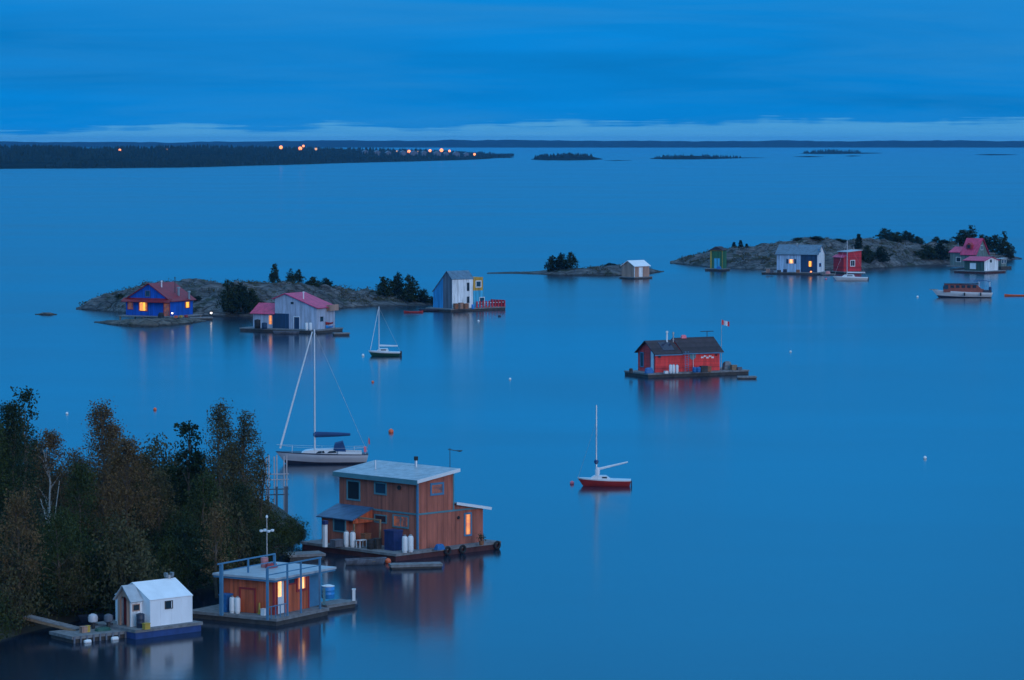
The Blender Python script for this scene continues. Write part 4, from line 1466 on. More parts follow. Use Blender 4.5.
    canoe((p.x, p.y, .0), 2.6, .9, 'hull_dark', 'dark blue upturned boat floating beside the plank dock', R(30), 'boat', 'upturned_boat', True)

    def on(px, py):
        return h.w(*h.fz(px, py, .5), .502)
    for px, py, lab in ((232.3, 613, 'white propane tank left of the orange cabin door'), (237.5, 613.3, 'white propane tank nearest the orange cabin door')):
        tank(on(px, py), 1.15, lab, 'propane tanks at the orange cabin', .2)
    crate(on(226, 611.5), .7, .6, 1.2, 'blue_tarp', 'blue cabinet beside the propane tanks of the orange cabin', h.th, 'cabinet', 'cabinet')
    crate(on(264, 615.3), .35, .3, .45, 'plastic_white', 'small pale bucket box at the orange cabin corner', h.th, 'box', 'box')
    tag(MB().tube((0, 0, 0), (0, 0, .75), .08, .05, 8).box(-.12, -.12, 0, .12, .12, .08).build('marker_post', 'trim_yellow', None, False, on(259.5, 614)), 'short yellow post right of the orange cabin door', 'post')
    # pole with aerial and pink drum on the roof
    p = h.w(*h.fz(267, 566, zt + .16), zt + .16)
    e = empty('weather_mast', p, 0, 'thin roof mast with small pale rotor on the orange cabin', 'mast')
    zt2 = zat(p, 518) - p.z
    MB().tube((0, 0, 0), (0, 0, zt2), .045, .03, 8).build('mast', 'grey_metal', e)
    rot = MB()
    zz = zat(p, 531) - p.z
    for k in range(4):
        a = k * math.pi / 2 + .4
        rot.tube((0, 0, zz), (.36 * math.cos(a), .36 * math.sin(a), zz + .02), .03, .03, 6)
        rot.lathe([(.02, -.09), (.11, -.05), (.13, .07), (.02, .09)], (.4 * math.cos(a), .4 * math.sin(a), zz + .02), 8)
    rot.build('rotor', 'paint_white', e, True)
    MB().lathe([(.05, 0), (.09, .05), (.05, .2)], (0, 0, zt2), 8).build('finial', 'paint_white', e, True)
    barrel(h.w(*h.fz(264.5, 567, zt + .16), zt + .162), .26, .62, 'rust_pink', 'pinkish drum standing on the flat cabin roof')
    tarp_heap(h.w(*h.fz(271.5, 567.5, zt + .16), zt + .162), .95, .6, .3, 'hull_red', 'dark red bundle lying on the flat cabin roof', h.th, 4, 'bundle', 'bundle')


# ------------------------------------------------------------------ white tent cabin
def tent_cabin():
    h = House('tent_houseboat', 'white canvas tent cabin on a blue float with wooden porch', 150, 627, .62, 43)
    z0 = .62
    W = h.fx(192.5, 621)[0]
    D = 3.75
    zw = h.fx(150, 600.5)[1]
    # ridge over the middle of the left-hand face
    zr = h.fy(131.5, 582.5)[1]
    yr = D / 2
    pr = h.w(0, yr, 0)
    zr = zat(pr, 583)
    h.part('tent_wall', 'canvas_white', MB().prism([(0, z0), (D, z0), (D, zw), (0, zw)], 0, W, 'x'))
    h.part('tent_gable', 'canvas_white', MB().prism([(.02, zw + .001), (D - .02, zw + .001), (yr, zr - .03)], .02, W - .02, 'x'))
    sg = MB()
    sg.slab(-.03, zw - .02, yr, zr, .05, -.03, W + .03, 'x')
    sg.slab(D + .03, zw - .02, yr, zr, .05, -.03, W + .03, 'x')
    roof = h.part('tent_roof', 'canvas_white', sg)
    # frame poles pressing through the canvas
    for k in range(5):
        x = W * (k + .02) / 4 if k else .03
        x = min(x, W - .05)
        h.part('seam', 'canvas_white', MB().box(x - .025, -.03, z0, x + .025, -.002, zw - .1))
    h.window('x', 164.7, 600.6, 172.5, 608.8, 'deck_dark', 'glass_dark', fw=.05)
    x, y = W * .86, yr
    h.part('chimney', 'grey_metal', MB().tube((x, y, zr - .1), (x, y, zr + .25), .12).box(x - .32, y - .14, zr + .22, x - .16, y + .14, zr + .42).box(x + .16, y - .14, zr + .22, x + .32, y + .14, zr + .42).box(x - .32, y - .1, zr + .12, x + .32, y + .1, zr + .22), roof)
    # wooden porch with its own little gable, in front of the left-hand face
    pd = .9
    py0 = h.fy(130.8, 627, -pd)[0]
    py1 = py0 + 1.5
    pz = zat(h.w(-pd, py0, 0), 601)
    pm = (py0 + py1) / 2
    pzr = zat(h.w(-pd, pm, 0), 586)
    m = MB().box(-pd, py0, z0, -.003, py0 + .08, pz).box(-pd, py1 - .08, z0, -.003, py1, pz)
    dw = .36
    porch = h.part('porch', 'siding_white', m)
    m = MB().box(-pd, py0 + .08, z0, -pd + .08, pm - dw, pz)
    m.box(-pd, pm + dw, z0, -pd + .08, py1 - .08, pz)
    # boarded front over a round-headed doorway
    arch = [(pm + dw * math.cos(a), pz - .05 + dw * .75 * math.sin(a)) for a in np.linspace(math.pi, 0, 9)]
    for (ya, za), (yb_, zb_) in zip(arch[:-1], arch[1:]):
        def top(y):
            return pzr - .06 - abs(y - pm) * (pzr - pz) / (pm - py0)
        m.prism([(ya, za), (yb_, zb_), (yb_, max(top(yb_), zb_ + .02)), (ya, max(top(ya), za + .02))], -pd, -pd + .08, 'x')
    for y0_, y1_ in ((py0, pm - dw), (py1, pm + dw)):
        m.prism([(y0_, pz + .001), (y1_, pz + .001), (y1_, pzr - .06 - dw * (pzr - pz) / (pm - py0))], -pd, -pd + .08, 'x')
    h.part('porch_front', 'plywood', m)
    h.part('porch_roof', 'roof_pale', MB().slab(py0 - .2, pz - .1, pm, pzr, .06, -pd - .15, -.07, 'x').slab(py1 + .2, pz - .1, pm, pzr, .06, -pd - .15, -.07, 'x'))
    h.part('door_frame', 'plywood', MB().box(-pd - .05, pm - dw - .12, z0, -pd - .002, pm - dw, pz - .02).box(-pd - .05, pm + dw, z0, -pd - .002, pm + dw + .12, pz - .02))
    h.part('door', 'trim_red', MB().box(-pd + .35, pm - dw - .1, z0, -pd + .4, pm + dw + .1, pz + .2))
    h.window('x', 132.3, 604, 139.5, 611, 'plywood', 'glass_dark', off=py0, fw=.05)
    h.float_deck(-1.5, -.45, W + .5, D + .4, .62, 'float_blue')
    h.part('float_skirt', 'float_blue', MB().box(-1.3, -.38, -.2, W + .02, -.36, .41))

    def on(px, py):
        return h.w(*h.fz(px, py, .62), .622)
    barrel(on(140.5, 627.5), .27, .85, 'hull_dark', 'dark barrel at the front corner of the white tent')
    crate(on(146.3, 629.2), .42, .3, .4, 'trim_yellow', 'small yellow fuel can at the corner of the white tent', h.th, 'fuel can', 'fuel_can')


def outboard(pt, mat, lab, s=1.0, rz=0.0):
    e = empty('outboard_motor', pt, rz, lab, 'outboard motor', 'outboard motors by the left dock')
    MB().lathe([(.2 * s, .28 * s), (.29 * s, .34 * s), (.31 * s, .6 * s), (.26 * s, .74 * s), (.1 * s, .82 * s)], n=14).build('cowl', mat, e, True)
    MB().tube((0, 0, -.1 * s), (0, 0, .29 * s), .1 * s, .14 * s, 8).build('leg', 'dark_metal', e, True)
    MB().box(-.12 * s, -.06 * s, .12 * s, .3 * s, .06 * s, .22 * s).build('clamp_bracket', 'dark_metal', e)
    return e


def left_dock():
    d = House('floating_dock', 'dark planked dock with timber face left of the tent cabin', 72, 636.6, .45, 38, 'dock')
    L = d.fx(127, 630)[0]
    d.float_deck(0, 0, L, 2.9, .45, 'deck_dark')
    for k in range(9):
        x = .1 + (L - .3) * k / 8
        d.part('fender_board', 'siding_grey', MB().box(x, -.06, .0, x + .12, -.002, .44))
    for px, py, lab in ((87.5, 642.6, 'white float under the dock edge, left of two'), (114.7, 639.2, 'white float under the dock edge, right of two')):
        a, b = d.fx(px, py, -.25)
        p = d.w(a, -.25, .0)
        o = MB().lathe([(.05, -.26), (.13, -.22), (.15, 0), (.13, .22), (.05, .26)], (0, 0, .06), 12, 'x').build('dock_float', 'plastic_white', None, True, p, d.th)
        tag(o, lab, 'float', 'white floats along the left dock')
    # gangway from the shore
    a, b = P(27, 615.5, 1.15), P(79, 628.5, .55)
    v = b - a
    ang = math.atan2(v.y, v.x)
    e = empty('gangway', (a.x, a.y, 0), ang, 'grey plank gangway sloping from the thicket down to the dock', 'gangway')
    Ln = math.hypot(v.x, v.y)
    m = MB()
    n = 26
    for k in range(n):
        x = Ln * k / n
        z = a.z + (b.z - a.z) * (k + .5) / n
        m.box(x, -.42, z - .03, x + Ln / n - .015, .42, z + .02 - .008 * (k % 2))
    stuff(m.build('planking', 'deck_wood', e))
    for s in (-.4, .4):
        MB().prism([(0, a.z - .2), (Ln, b.z - .2), (Ln, b.z - .04), (0, a.z - .04)], s - .04, s + .04, 'y').build('stringer', 'timber', e)
    # skiff behind the dock with two motors
    p = P(103, 627, 0)
    rowboat((p.x - .3, p.y + 2.6, 0), 3.6, 1.4, 'hull_dark', 'dark skiff lying behind the left dock', R(30))

    def on(px, py):
        return d.w(*d.fz(px, py, .45), .555)
    outboard(on(93, 628.5), 'hull_grey', 'outboard motor with pale hood standing on the left dock', 1.05)
    outboard(on(108.5, 628), 'siding_grey', 'outboard motor with dark grey hood beside the tent porch', 1.0)
    crate(d.w(*d.fz(83.5, 632.5, .45), .452), .4, .35, .4, 'plywood', 'small plywood box at the foot of the gangway', d.th, 'box', 'box')
    crate(d.w(*d.fz(88, 632, .45), .452), .22, .2, .42, 'trim_yellow', 'little yellow can next to the plywood box', d.th, 'fuel can', 'fuel_can')
    tarp_heap(d.w(*d.fz(103, 630.5, .45), .452), 1.1, .6, .22, 'hull_green', 'flat green tarp on the left dock', d.th, 6)


brown_house()
orange_cabin()
tent_cabin()
left_dock()


# ------------------------------------------------------------------ pale pole frame behind the trees
def pole_frame():
    p = P(279, 523, 0)
    k = p.y / FPX
    e = empty('pole_frame', (p.x, p.y, 0), R(12), 'pale pole scaffold with dark lower screens at the water behind the trees', 'scaffold')
    H = zat(p, 455)
    for i, px in enumerate((-20, -10, -2, 8)):
        x = px * k
        MB().tube((x, 0, .3), (x, 0, H if i else H * .55), .06, n=7).build('post', 'pale_pipe', e)
        MB().tube((x, 1.6, .3), (x, 1.6, H * (.95 if i else .5)), .06, n=7).build('post', 'pale_pipe', e)
    for z in (.42, .5, .64, .72):
        MB().tube((-22 * k, -.07, H * z), (10 * k, -.07, H * z), .04, n=6).build('rail', 'pale_pipe' if z > .6 else 'dark_metal', e)
    for px, w in ((-11, 1.6), (-2.5, 2.0), (7, 3.6)):
        m = MB()
        x0, x1 = (px - w / 2) * k, (px + w / 2) * k
        m.box(x0, -.2, .45, x1, -.14, H * .52)
        m.box(x0 - .03, -.23, H * .52, x1 + .03, -.11, H * .54)
        m.build('screen', 'siding_grey', e)
    MB().box(-24 * k, -.5, -.2, 13 * k, 2.0, .3).box(-25 * k, -.6, .301, 14 * k, 2.1, .4).build('raft', 'deck_dark', e)


pole_frame()


# ------------------------------------------------------------------ island houses
def pipe(h, px, pyb, pyt, x, y, r, mat, name='stove_pipe', zb=None):
    p = h.w(x, y, 0)
    zt = zat(p, pyt)
    zb = zat(p, pyb) if zb is None else zb
    m = MB().tube((x, y, zb), (x, y, zt - .25), r, n=8)
    m.tube((x, y, zt - .25), (x, y, zt), r * 1.6, r * 1.5, 8)
    return h.part(name, mat, m)


def gable_roof_x(h, mat, y0, yr, y1, z0_, zr, z1, xa, xb, ov=.35, t=.12):
    """ridge runs along local x; eaves at y0 (height z0_) and y1 (height z1)"""
    s0 = (zr - z0_) / (yr - y0)
    s1 = (zr - z1) / (y1 - yr)
    r = h.part('roof', mat, MB().slab(y0 - ov, z0_ - ov * s0 + .02, yr, zr + .02, t, xa, xb, 'x').slab(y1 + ov, z1 - ov * s1 + .02, yr, zr + .02, t, xa, xb, 'x'))
    return r


def gable_roof_y(h, mat, x0, xr, x1, z0_, zr, z1, ya, yb, ov=.35, t=.12):
    s0 = (zr - z0_) / (xr - x0)
    s1 = (zr - z1) / (x1 - xr)
    return h.part('roof', mat, MB().slab(x0 - ov, z0_ - ov * s0 + .02, xr, zr + .02, t, ya, yb, 'y').slab(x1 + ov, z1 - ov * s1 + .02, xr, zr + .02, t, ya, yb, 'y'))


def blue_house():
    h = House('cottage', 'bright blue cottage with red roof and yellow lit window on the left island', 170, 316.2, .7, 63, 'house')
    z0 = .7
    D = h.fy(126, 315)[0]
    W = h.fx(193, 313)[0]
    ze = h.fy(170, 300.5)[1]
    yr = D * .47
    zr = zat(h.w(0, yr, 0), 284)
    h.part('wall', 'siding_blue', MB().prism([(0, z0), (D, z0), (D, ze), (yr, zr), (0, ze)], 0, W, 'x'))
    gable_roof_x(h, 'roof_red', 0, yr, D, ze, zr, ze, -.35, W + .4, .45)
    # red skirt roof across the gable end
    h.part('skirt_roof', 'roof_red', MB().slab(-1.0, ze - .42, -.003, ze + .25, .1, -.5, D + .4, 'y'))
    h.window('y', 127.6, 302, 133.3, 309.5, 'trim_red', 'glow_dim')
    h.window('y', 138.8, 301.8, 147.8, 311.3, 'trim_red', 'glow_yellow', fw=.12)
    h.window('y', 145.2, 290.5, 150, 296.5, 'siding_grey', 'glass_blue')
    a0, a1, za, zb = h.rect('y', 144.5, 303.3, 147, 309.5)
    a0, a1, za, zb = h.rect('y', 139.8, 302.8, 143, 310.2)
    h.part('curtain', 'glow_warm', h.fbox(MB(), 'y', a0, a1, za, zb, .021, .035))
    h.door('y', 163.5, 303, 170, 312, 'trim_red', 'glow_dim', fw=.12)
    h.window('x', 184.8, 301.5, 189.7, 308, 'trim_red', 'glow_yellow', fw=.08)
    pipe(h, 161.6, 295, 280.5, W * .3, h.fy(161.6, 292, W * .3)[0], .12, 'paint_white')
    pipe(h, 175, 295, 277, W * .55, h.fy(175, 288, W * .55)[0], .07, 'dark_metal', 'antenna_pole')
    pipe(h, 178.5, 296, 287, W * .55, h.fy(178.5, 292, W * .55)[0], .22, 'grey_metal', 'roof_vent')
    pipe(h, 189, 300, 291, W * .8, h.fy(189, 296, W * .8)[0], .22, 'grey_metal', 'roof_vent')
    # deck on posts round the house
    m = MB().box(-1.6, -1.8, z0 - .16, W + .5, D + .5, z0 - .002)
    h.part('deck', 'deck_wood', m)
    for x in (-1.4, W * .45, W):
        for y in (-1.6, D * .5, D + .3):
            h.part('post', 'timber', MB().box(x - .1, y - .1, -.9, x + .1, y + .1, z0 - .16))
    def on(px, py):
        return h.w(*h.fz(px, py, z0), z0 + .002)
    tarp_heap(on(161, 318.0), 1.2, .9, .95, 'black_rubber', 'dark covered barbecue by the blue cottage door', h.th, 8, 'covered_barbecue', 'barbecue')
    e = empty('porch_lamp', on(172.3, 318.2), 0, 'small pinkish white lamp outside the blue cottage door', 'lamp')
    MB().tube((0, 0, 0), (0, 0, .75), .04).build('pole', 'dark_metal', e)
    MB().lathe([(.05, .75), (.13, .82), (.15, .92), (.08, 1.0)], n=10).build('lamp_head', 'lamp_white', e, True)
    d = House('jetty', 'low dark jetty right of the blue cottage', 190, 317.5, .5, 8, 'dock')
    L = d.fx(213, 316)[0]
    d.float_deck(0, 0, L, 2.0, .5)
    e = empty('jetty_lamp', d.w(L - .3, .5, .502), 0, 'white lamp shining at the end of the jetty', 'lamp')
    MB().tube((0, 0, 0), (0, 0, .6), .04).build('pole', 'dark_metal', e)
    MB().lathe([(.05, .6), (.15, .68), (.18, .80), (.08, .9)], n=10).build('lamp_head', 'lamp_white', e, True)
    for i, (px, mat, lab) in enumerate(((176, 'hull_orange', 'orange box on the cottage deck, left of three'), (181, 'trim_yellow', 'yellow box on the cottage deck, middle of three'), (186, 'hull_red', 'red box on the cottage deck, right of three'))):
        crate(on(px, 317.8 - i * .3), .5, .4, .4, mat, lab, h.th, 'box', 'box')


def white_house():
    h = House('houseboat', 'pale lilac houseboat with magenta roof moored at the left island', 316.6, 329.5, .6, 62)
    z0 = .6
    D = h.fy(275, 328)[0]
    W = h.fx(335, 327)[0]
    ze = h.fy(316.6, 308)[1]
    yr = h.fy(285.5, 300)[0]
    zr = zat(h.w(0, yr, 0), 294)
    zl = h.fy(275, 298.5)[1]
    h.part('wall', 'siding_lilac', MB().prism([(0, z0), (D, z0), (D, zl), (yr, zr), (0, ze)], 0, W, 'x'))
    r = gable_roof_x(h, 'roof_magenta', 0, yr, D, ze, zr, zl, -.3, W + .15, .4)
    pipe(h, 303.5, 303, 291.5, W * .25, h.fy(303.5, 300, W * .25)[0], .1, 'paint_white')
    h.door('y', 293.6, 316.5, 300, 328.5, 'paint_white', 'siding_navy', fw=.1)
    h.window('y', 290.5, 301.5, 294, 304.5, 'siding_lilac', 'glass_dark', fw=.05)
    h.part('boat_door', 'siding_navy', h.fbox(MB(), 'y', h.fy(289, 320)[0], D + .4, z0 + .01, h.fy(282, 313.5)[1], .003, .12))
    # lower wing on the left
    D2 = h.fy(252.8, 327.5)[0]
    zw = h.fy(262, 313.5)[1]
    zw2 = zat(h.w(2.6, (D + D2) / 2, 0), 303.5)
    h.part('wing_wall', 'siding_lilac', MB().prism([(.1, z0), (5, z0), (5, zw2 - .05), (2.6, zw2 - .05), (.1, zw)], D + .003, D2, 'y'))
    h.part('wing_roof', 'roof_magenta', MB().slab(-.3, zw - .1, 2.6, zw2, .1, D + .01, D2 + .4, 'y').slab(5.4, zw2 - 1, 2.6, zw2, .1, D + .01, D2 + .4, 'y'))
    h.window('y', 268.6, 315, 272.6, 324.5, 'paint_white', 'glow_warm', off=.1, fw=.06)
    # balcony box on the right wall
    a0, a1, za, zb = h.rect('x', 326.5, 304.5, 335, 310.5)
    h.part('balcony', 'plywood', MB().box(a0, -.7, za, a1, -.003, za + .12).box(a0, -.7, za + .12, a1, -.62, zb).box(a0, -.62, za + .12, a0 + .08, -.003, zb).box(a1 - .08, -.62, za + .12, a1, -.003, zb))
    h.window('x', 320, 316.5, 323.2, 321.5, 'siding_grey', 'glass_dark', fw=.06)
    h.float_deck(-1.3, -1.0, W + 1.0, D2 + 1.8, .6)
    d = House('floating_dock', 'low dark dock end right of the lilac houseboat', 334, 333, .45, 14, 'dock')
    d.float_deck(0, 0, d.fx(350, 331)[0], 1.4, .45)

    def on(px, py):
        return h.w(*h.fz(px, py, z0), z0 + .002)
    for px, lab in ((306.5, 'white tank outside the lilac houseboat, left of two'), (310.5, 'white tank outside the lilac houseboat, right of two')):
        tank(on(px, 330.2), 1.35, lab, 'tanks at the lilac houseboat', .25)
    barrel(on(257.5, 328.5), .5, 1.4, 'black_rubber', 'big black barrel at the left end of the lilac houseboat')
    barrel(on(264.5, 329), .45, 1.0, 'siding_navy', 'navy barrel left of the lit wing window')
    for k, (mat, zz, lab) in enumerate((('blue_plastic', 0.0, 'blue canoe, lower of the two racked by the lilac houseboat'), ('hull_red', .6, 'red canoe, upper of the two racked by the lilac houseboat'))):
        p = on(329.5, 328.2)
        canoe((p.x, p.y, z0 + .1 + zz), 3.0, .8, mat, lab, h.th + .12)
    p = P(286, 334, 0)
    rowboat((p.x, p.y, 0), 4.4, 1.4, 'siding_grey', 'grey skiff tied along the lilac houseboat', R(3))


def tall_house():
    h = House('houseboat', 'tall white and grey houseboat with yellow and cyan side block', 452, 308.5, .6, 42)
    z0 = .6
    W = h.fx(472.8, 306)[0]
    D = h.fy(433.2, 305)[0]
    ze = h.fx(452, 279.3)[1]
    yr = D * .26
    zr = zat(h.w(0, yr, 0), 271.5)
    zb = h.fy(433.2, 291.5)[1]
    Y1 = h.fy(443, 300)[0]
    h.part('front_wall', 'siding_white', MB().box(0, -.06, z0, W, -.003, ze))
    h.part('side_wall', 'siding_grey', MB().prism([(0, z0), (Y1, z0), (Y1, zr - (zr - zb) * (Y1 - yr) / (D - yr)), (yr, zr), (0, ze)], 0, W, 'x'))
    h.part('rear_wall', 'siding_sky', MB().prism([(Y1 + .003, z0), (D, z0), (D, zb), (Y1 + .003, zr - (zr - zb) * (Y1 - yr) / (D - yr))], 0, W, 'x'))
    gable_roof_x(h, 'roof_grey', 0, yr, D, ze, zr, zb, -.15, W + .15, .12, .1)
    h.window('x', 466.8, 282.5, 469.3, 291, 'siding_grey', 'glass_dark', off=-.06, fw=.06)
    h.window('x', 466.8, 296.5, 469.3, 303, 'siding_grey', 'glass_dark', off=-.06, fw=.06)
    W2 = h.fx(483.5, 304)[0]
    zm, zt = h.fx(478, 290.5)[1], h.fx(478, 277.3)[1]
    h.part('lower_block', 'siding_cyan', MB().box(W + .003, .1, z0, W2 + .25, 3.6, zm))
    h.part('upper_block', 'siding_yellow', MB().box(W + .003, .15, zm + .002, W2, 3.5, zt))
    h.window('x', 475.5, 280.5, 481.3, 287.5, 'paint_white', 'glass_blue', off=.15, fw=.18)
    h.window('x', 479.2, 297, 484.5, 305.5, 'paint_white', 'glass_blue', off=.1, fw=.12)
    Wf = h.fx(505.5, 306, -1.2)[0]
    h.float_deck(-1.4, -1.3, Wf, D + .6, .6)
    # red slatted fence round the right end of the deck
    xa = h.fx(477, 309, -1.15)[0]
    n = 10
    top = z0 + 1.25
    for k in range(n):
        x = xa + (Wf - .2 - xa) * k / (n - 1)
        h.part('fence_board', 'siding_red_far', MB().box(x - .18, -1.2, z0, x + .16, -1.12, top + .05 * ((k * 7) % 3 - 1)))
    for k in range(5):
        y = -1.0 + k * .8
        h.part('fence_board', 'siding_red_far', MB().box(Wf - .2, y, z0, Wf - .12, y + .62, top))
    h.part('fence_rail', 'paint_white', MB().box(xa, -1.115, z0 + .8, Wf - .25, -1.06, z0 + .9))

    def on(px, py):
        return h.w(*h.fz(px, py, z0), z0 + .002)
    for i, (px, mat, lab) in enumerate(((456, 'terracotta', 'rust brown crate before the white wall, left of three'), (461, 'plywood', 'plywood crate before the white wall, middle of three'), (466, 'terracotta', 'rust brown crate before the white wall, right of three'))):
        crate(on(px, 308.8), .85, .6, 1.0 + .15 * (i % 2), mat, lab, h.th)
    tarp_heap(on(445, 307.5), 1.6, 1.2, 1.1, 'hull_dark', 'dark covered pile beside the grey wall of the tall house', h.th, 9)
    barrel(on(473, 309), .3, .8, 'blue_plastic', 'blue barrel between crates and red fence')
    p = P(413.5, 313.0, 0)
    canoe((p.x, p.y, 0), 3.6, 1.0, 'hull_red', 'dark red canoe moored left of the tall house', R(6))
    p = P(428, 311.5, 0)
    rowboat((p.x, p.y, 0), 3.6, 1.3, 'hull_dark', 'dark rowing boat between red canoe and tall house', R(8))


def shed():
    h = House('boat_shed', 'small plywood shed with white roof on the middle islet', 634.4, 277, .5, 42, 'shed')
    z0 = .5
    W = h.fx(649.3, 275.5)[0]
    D = h.fy(621.8, 276)[0]
    ze = h.fx(634.4, 266.3)[1]
    yr = D / 2
    zr = zat(h.w(0, yr, 0), 261)
    h.part('wall', 'plywood', MB().prism([(0, z0), (D, z0), (D, ze), (yr, zr), (0, ze)], 0, W, 'x'))
    gable_roof_x(h, 'canvas_white', 0, yr, D, ze, zr, ze, -.25, W + .25, .25)
    h.part('door', 'siding_white', h.fbox(MB(), 'x', W * .3, W * .55, z0, ze - .3, .002, .05))
    h.part('corner_board', 'paint_white', MB().box(-.04, -.04, z0, .08, -.003, ze).box(-.04, -.003, z0, -.003, .08, ze))
    h.float_deck(-.5, -.5, W + .6, D + .4, .5)


def red_house():
    h = House('houseboat', 'long red houseboat with dark roof, flag and tanks, alone on the lake', 655.3, 372.6, .6, 27)
    z0 = .6
    W = h.fx(719.6, 369.5)[0]
    D = h.fy(638, 370.5)[0]
    ze = h.fx(655.3, 353.5)[1]
    yr = D / 2
    zr = zat(h.w(0, yr, 0), 341.5)
    Wm = h.fx(681, 371)[0]
    zr2 = zat(h.w(W, yr, 0), 337.5)
    ze2 = h.fx(719.6, 350.5)[1]
    h.part('wall', 'siding_red', MB().prism([(0, z0), (D, z0), (D, ze), (yr, zr), (0, ze)], 0, Wm, 'x'))
    h.part('main_wall', 'siding_red', MB().prism([(-.02, z0), (D + .02, z0), (D + .02, ze2), (yr, zr2), (-.02, ze2)], Wm + .003, W, 'x'))
    gable_roof_x(h, 'roof_shingle', 0, yr, D, ze, zr, ze, -.35, Wm - .02, .35)
    gable_roof_x(h, 'roof_shingle', -.02, yr, D + .02, ze2, zr2, ze2, Wm + .02, W + .4, .4)
    h.part('eave_trim', 'trim_blue', MB().box(-.3, -.42, ze - .32, Wm, -.36, ze - .16).box(Wm + .02, -.46, ze2 - .34, W + .35, -.4, ze2 - .18))
    h.part('solar_panel', 'solar_panel', MB().slab(.3, ze + .33, yr - .4, zr - .1, .06, Wm * .35, Wm * .8, 'x'))
    h.window('y', 640.3, 352, 643.8, 367, 'trim_blue', 'glass_dark', fw=.12)
    h.door('y', 650.8, 351, 654.3, 371, 'trim_blue', 'paint_white', fw=.1)
    h.part('ladder', 'trim_blue', ladder(h.fx(685, 360)[0], -.5, z0, ze2 + .1))
    # round painted disc with pole, and white painted marks
    a, b = h.fx(692.5, 356)
    h.part('painted_disc', 'trim_teal', MB().lathe([(.5, 0), (.5, .04), (.3, .06)], (a, -.083, b), 14, 'y'))
    a0, b0 = h.fx(692.5, 365)
    h.part('leaning_pole', 'paint_white', MB().tube((a, -.25, z0), (a, -.12, b + .5), .035))
    for k, (px, py) in enumerate(((702, 357.4), (704.6, 356.2), (707.2, 357.6), (709.8, 356.2), (712.3, 357.4))):
        a, b = h.fx(px, py)
        m = MB().prism([(a - .2, b), (a - .05, b + .17), (a + .12, b + .05), (a + .22, b + .18), (a + .22, b - .16), (a + .1, b - .04), (a - .05, b - .15)], -.035, -.024, 'y')
        h.part('painted_mark', 'paint_white', m)
    h.window('x', 658, 355.5, 661, 358, 'trim_red', 'glass_dark', fw=.05)
    h.window('x', 714.5, 353.5, 717, 356, 'trim_red', 'glass_dark', fw=.05)
    pipe(h, 674, 343, 331, Wm * .72, yr * .8, .12, 'paint_white', zb=zr - .5)
    pipe(h, 680, 342, 332, Wm * .97, yr * .8, .1, 'grey_metal', zb=zr - .5)
    # roof aerial
    p = h.w(W - .6, yr, zr2)
    e = empty('roof_aerial', (p.x, p.y, zr2 + .1), h.th, 'T-shaped aerial on the red houseboat ridge', 'antenna')
    zt = zat(p, 331.3) - zr2 - .1
    MB().tube((0, 0, 0), (0, 0, zt), .05).build('mast', 'dark_metal', e)
    m = MB().tube((-1.0, 0, zt), (1.0, 0, zt), .05)
    for k in range(5):
        m.tube((-.9 + k * .45, -.3, zt), (-.9 + k * .45, .3, zt), .03)
    m.build('boom', 'dark_metal', e)
    p = h.w(Wm + 1.7, yr - .1, zr2)
    tarp_heap((p.x, p.y, zr2 + .02), .8, .5, .45, 'buoy_pink', 'pink cloth bundle on the red houseboat ridge', h.th, 12, 'cloth_bundle', 'bundle')
    xl = h.fx(624, 371, D + .6)[0]
    xr = h.fx(749, 371, -1.2)[0]
    h.float_deck(xl, -1.3, xr, D + .6, .6)
    # flag
    p = h.w(W + .5, .4, z0)
    e = empty('flagpole', (p.x, p.y, z0 + .002), 0, 'flagpole with red and white flag at the right end of the red house', 'flag')
    zt = zat(p, 319.5) - z0
    MB().tube((0, 0, 0), (0, 0, zt), .05, .035, 8).build('pole', 'grey_metal', e)
    fl = []
    for j in range(9):
        x = .05 + 1.05 * j / 8
        fl.append((x, .1 * math.sin(j * 1.1), -.28 * j / 8))
    for k, (a, b, mat) in enumerate(((0, 2, 'flag_red'), (2, 6, 'sail_white'), (6, 8, 'flag_red'))):
        m = MB()
        for j in range(a, b):
            p0, p1 = fl[j], fl[j + 1]
            vs = []
            for q in (p0, p1):
                for zz in (zt - .05 + q[2], zt - .7 + q[2]):
                    for dy in (-.012, .012):
                        vs.append((q[0], q[1] + dy, zz))
            m.add(vs, [(0, 1, 3, 2), (4, 6, 7, 5), (0, 4, 5, 1), (2, 3, 7, 6), (0, 2, 6, 4), (1, 5, 7, 3)])
        m.build('flag_panel', mat, e)

    def on(px, py):
        return h.w(*h.fz(px, py, z0), z0 + .002)
    for px, hh, lab in ((670.5, 1.25, 'white tank at the red house, leftmost of three'), (673.5, 1.25, 'white tank at the red house, middle of three'), (677, 1.2, 'white tank at the red house, rightmost of three')):
        tank(on(px, 373.3), hh, lab, 'tanks at the red houseboat', .2)
    tarp_heap(on(649, 373.2), 1.2, .7, .75, 'blue_tarp', 'blue tarp pile at the left gable of the red house', h.th, 13)
    crate(on(666, 373.5), .5, .4, .35, 'plastic_white', 'small white box left of the red house tanks', h.th, 'box', 'box')
    for px, lab in ((694.5, 'blue barrel left of the boxes at the red house'), (698.5, 'blue barrel right of its twin at the red house')):
        barrel(on(px, 372.3), .28, .65, 'blue_tarp', lab)
    crate(on(703.5, 371.8), 1.0, .6, .8, 'deck_dark', 'dark chest against the red house front', h.th, 'chest', 'storage_chest')
    crate(on(708.5, 371.5), .6, .5, .7, 'terracotta', 'brown box beside the dark chest at the red house', h.th)
    tarp_heap(on(727, 369.5), 1.3, 1.0, 1.1, 'deck_wood', 'grey covered pile on the right deck of the red house', h.th, 14)
    crate(on(733.5, 370), .8, .6, .7, 'timber', 'timber crate at the right end of the red house deck', h.th)
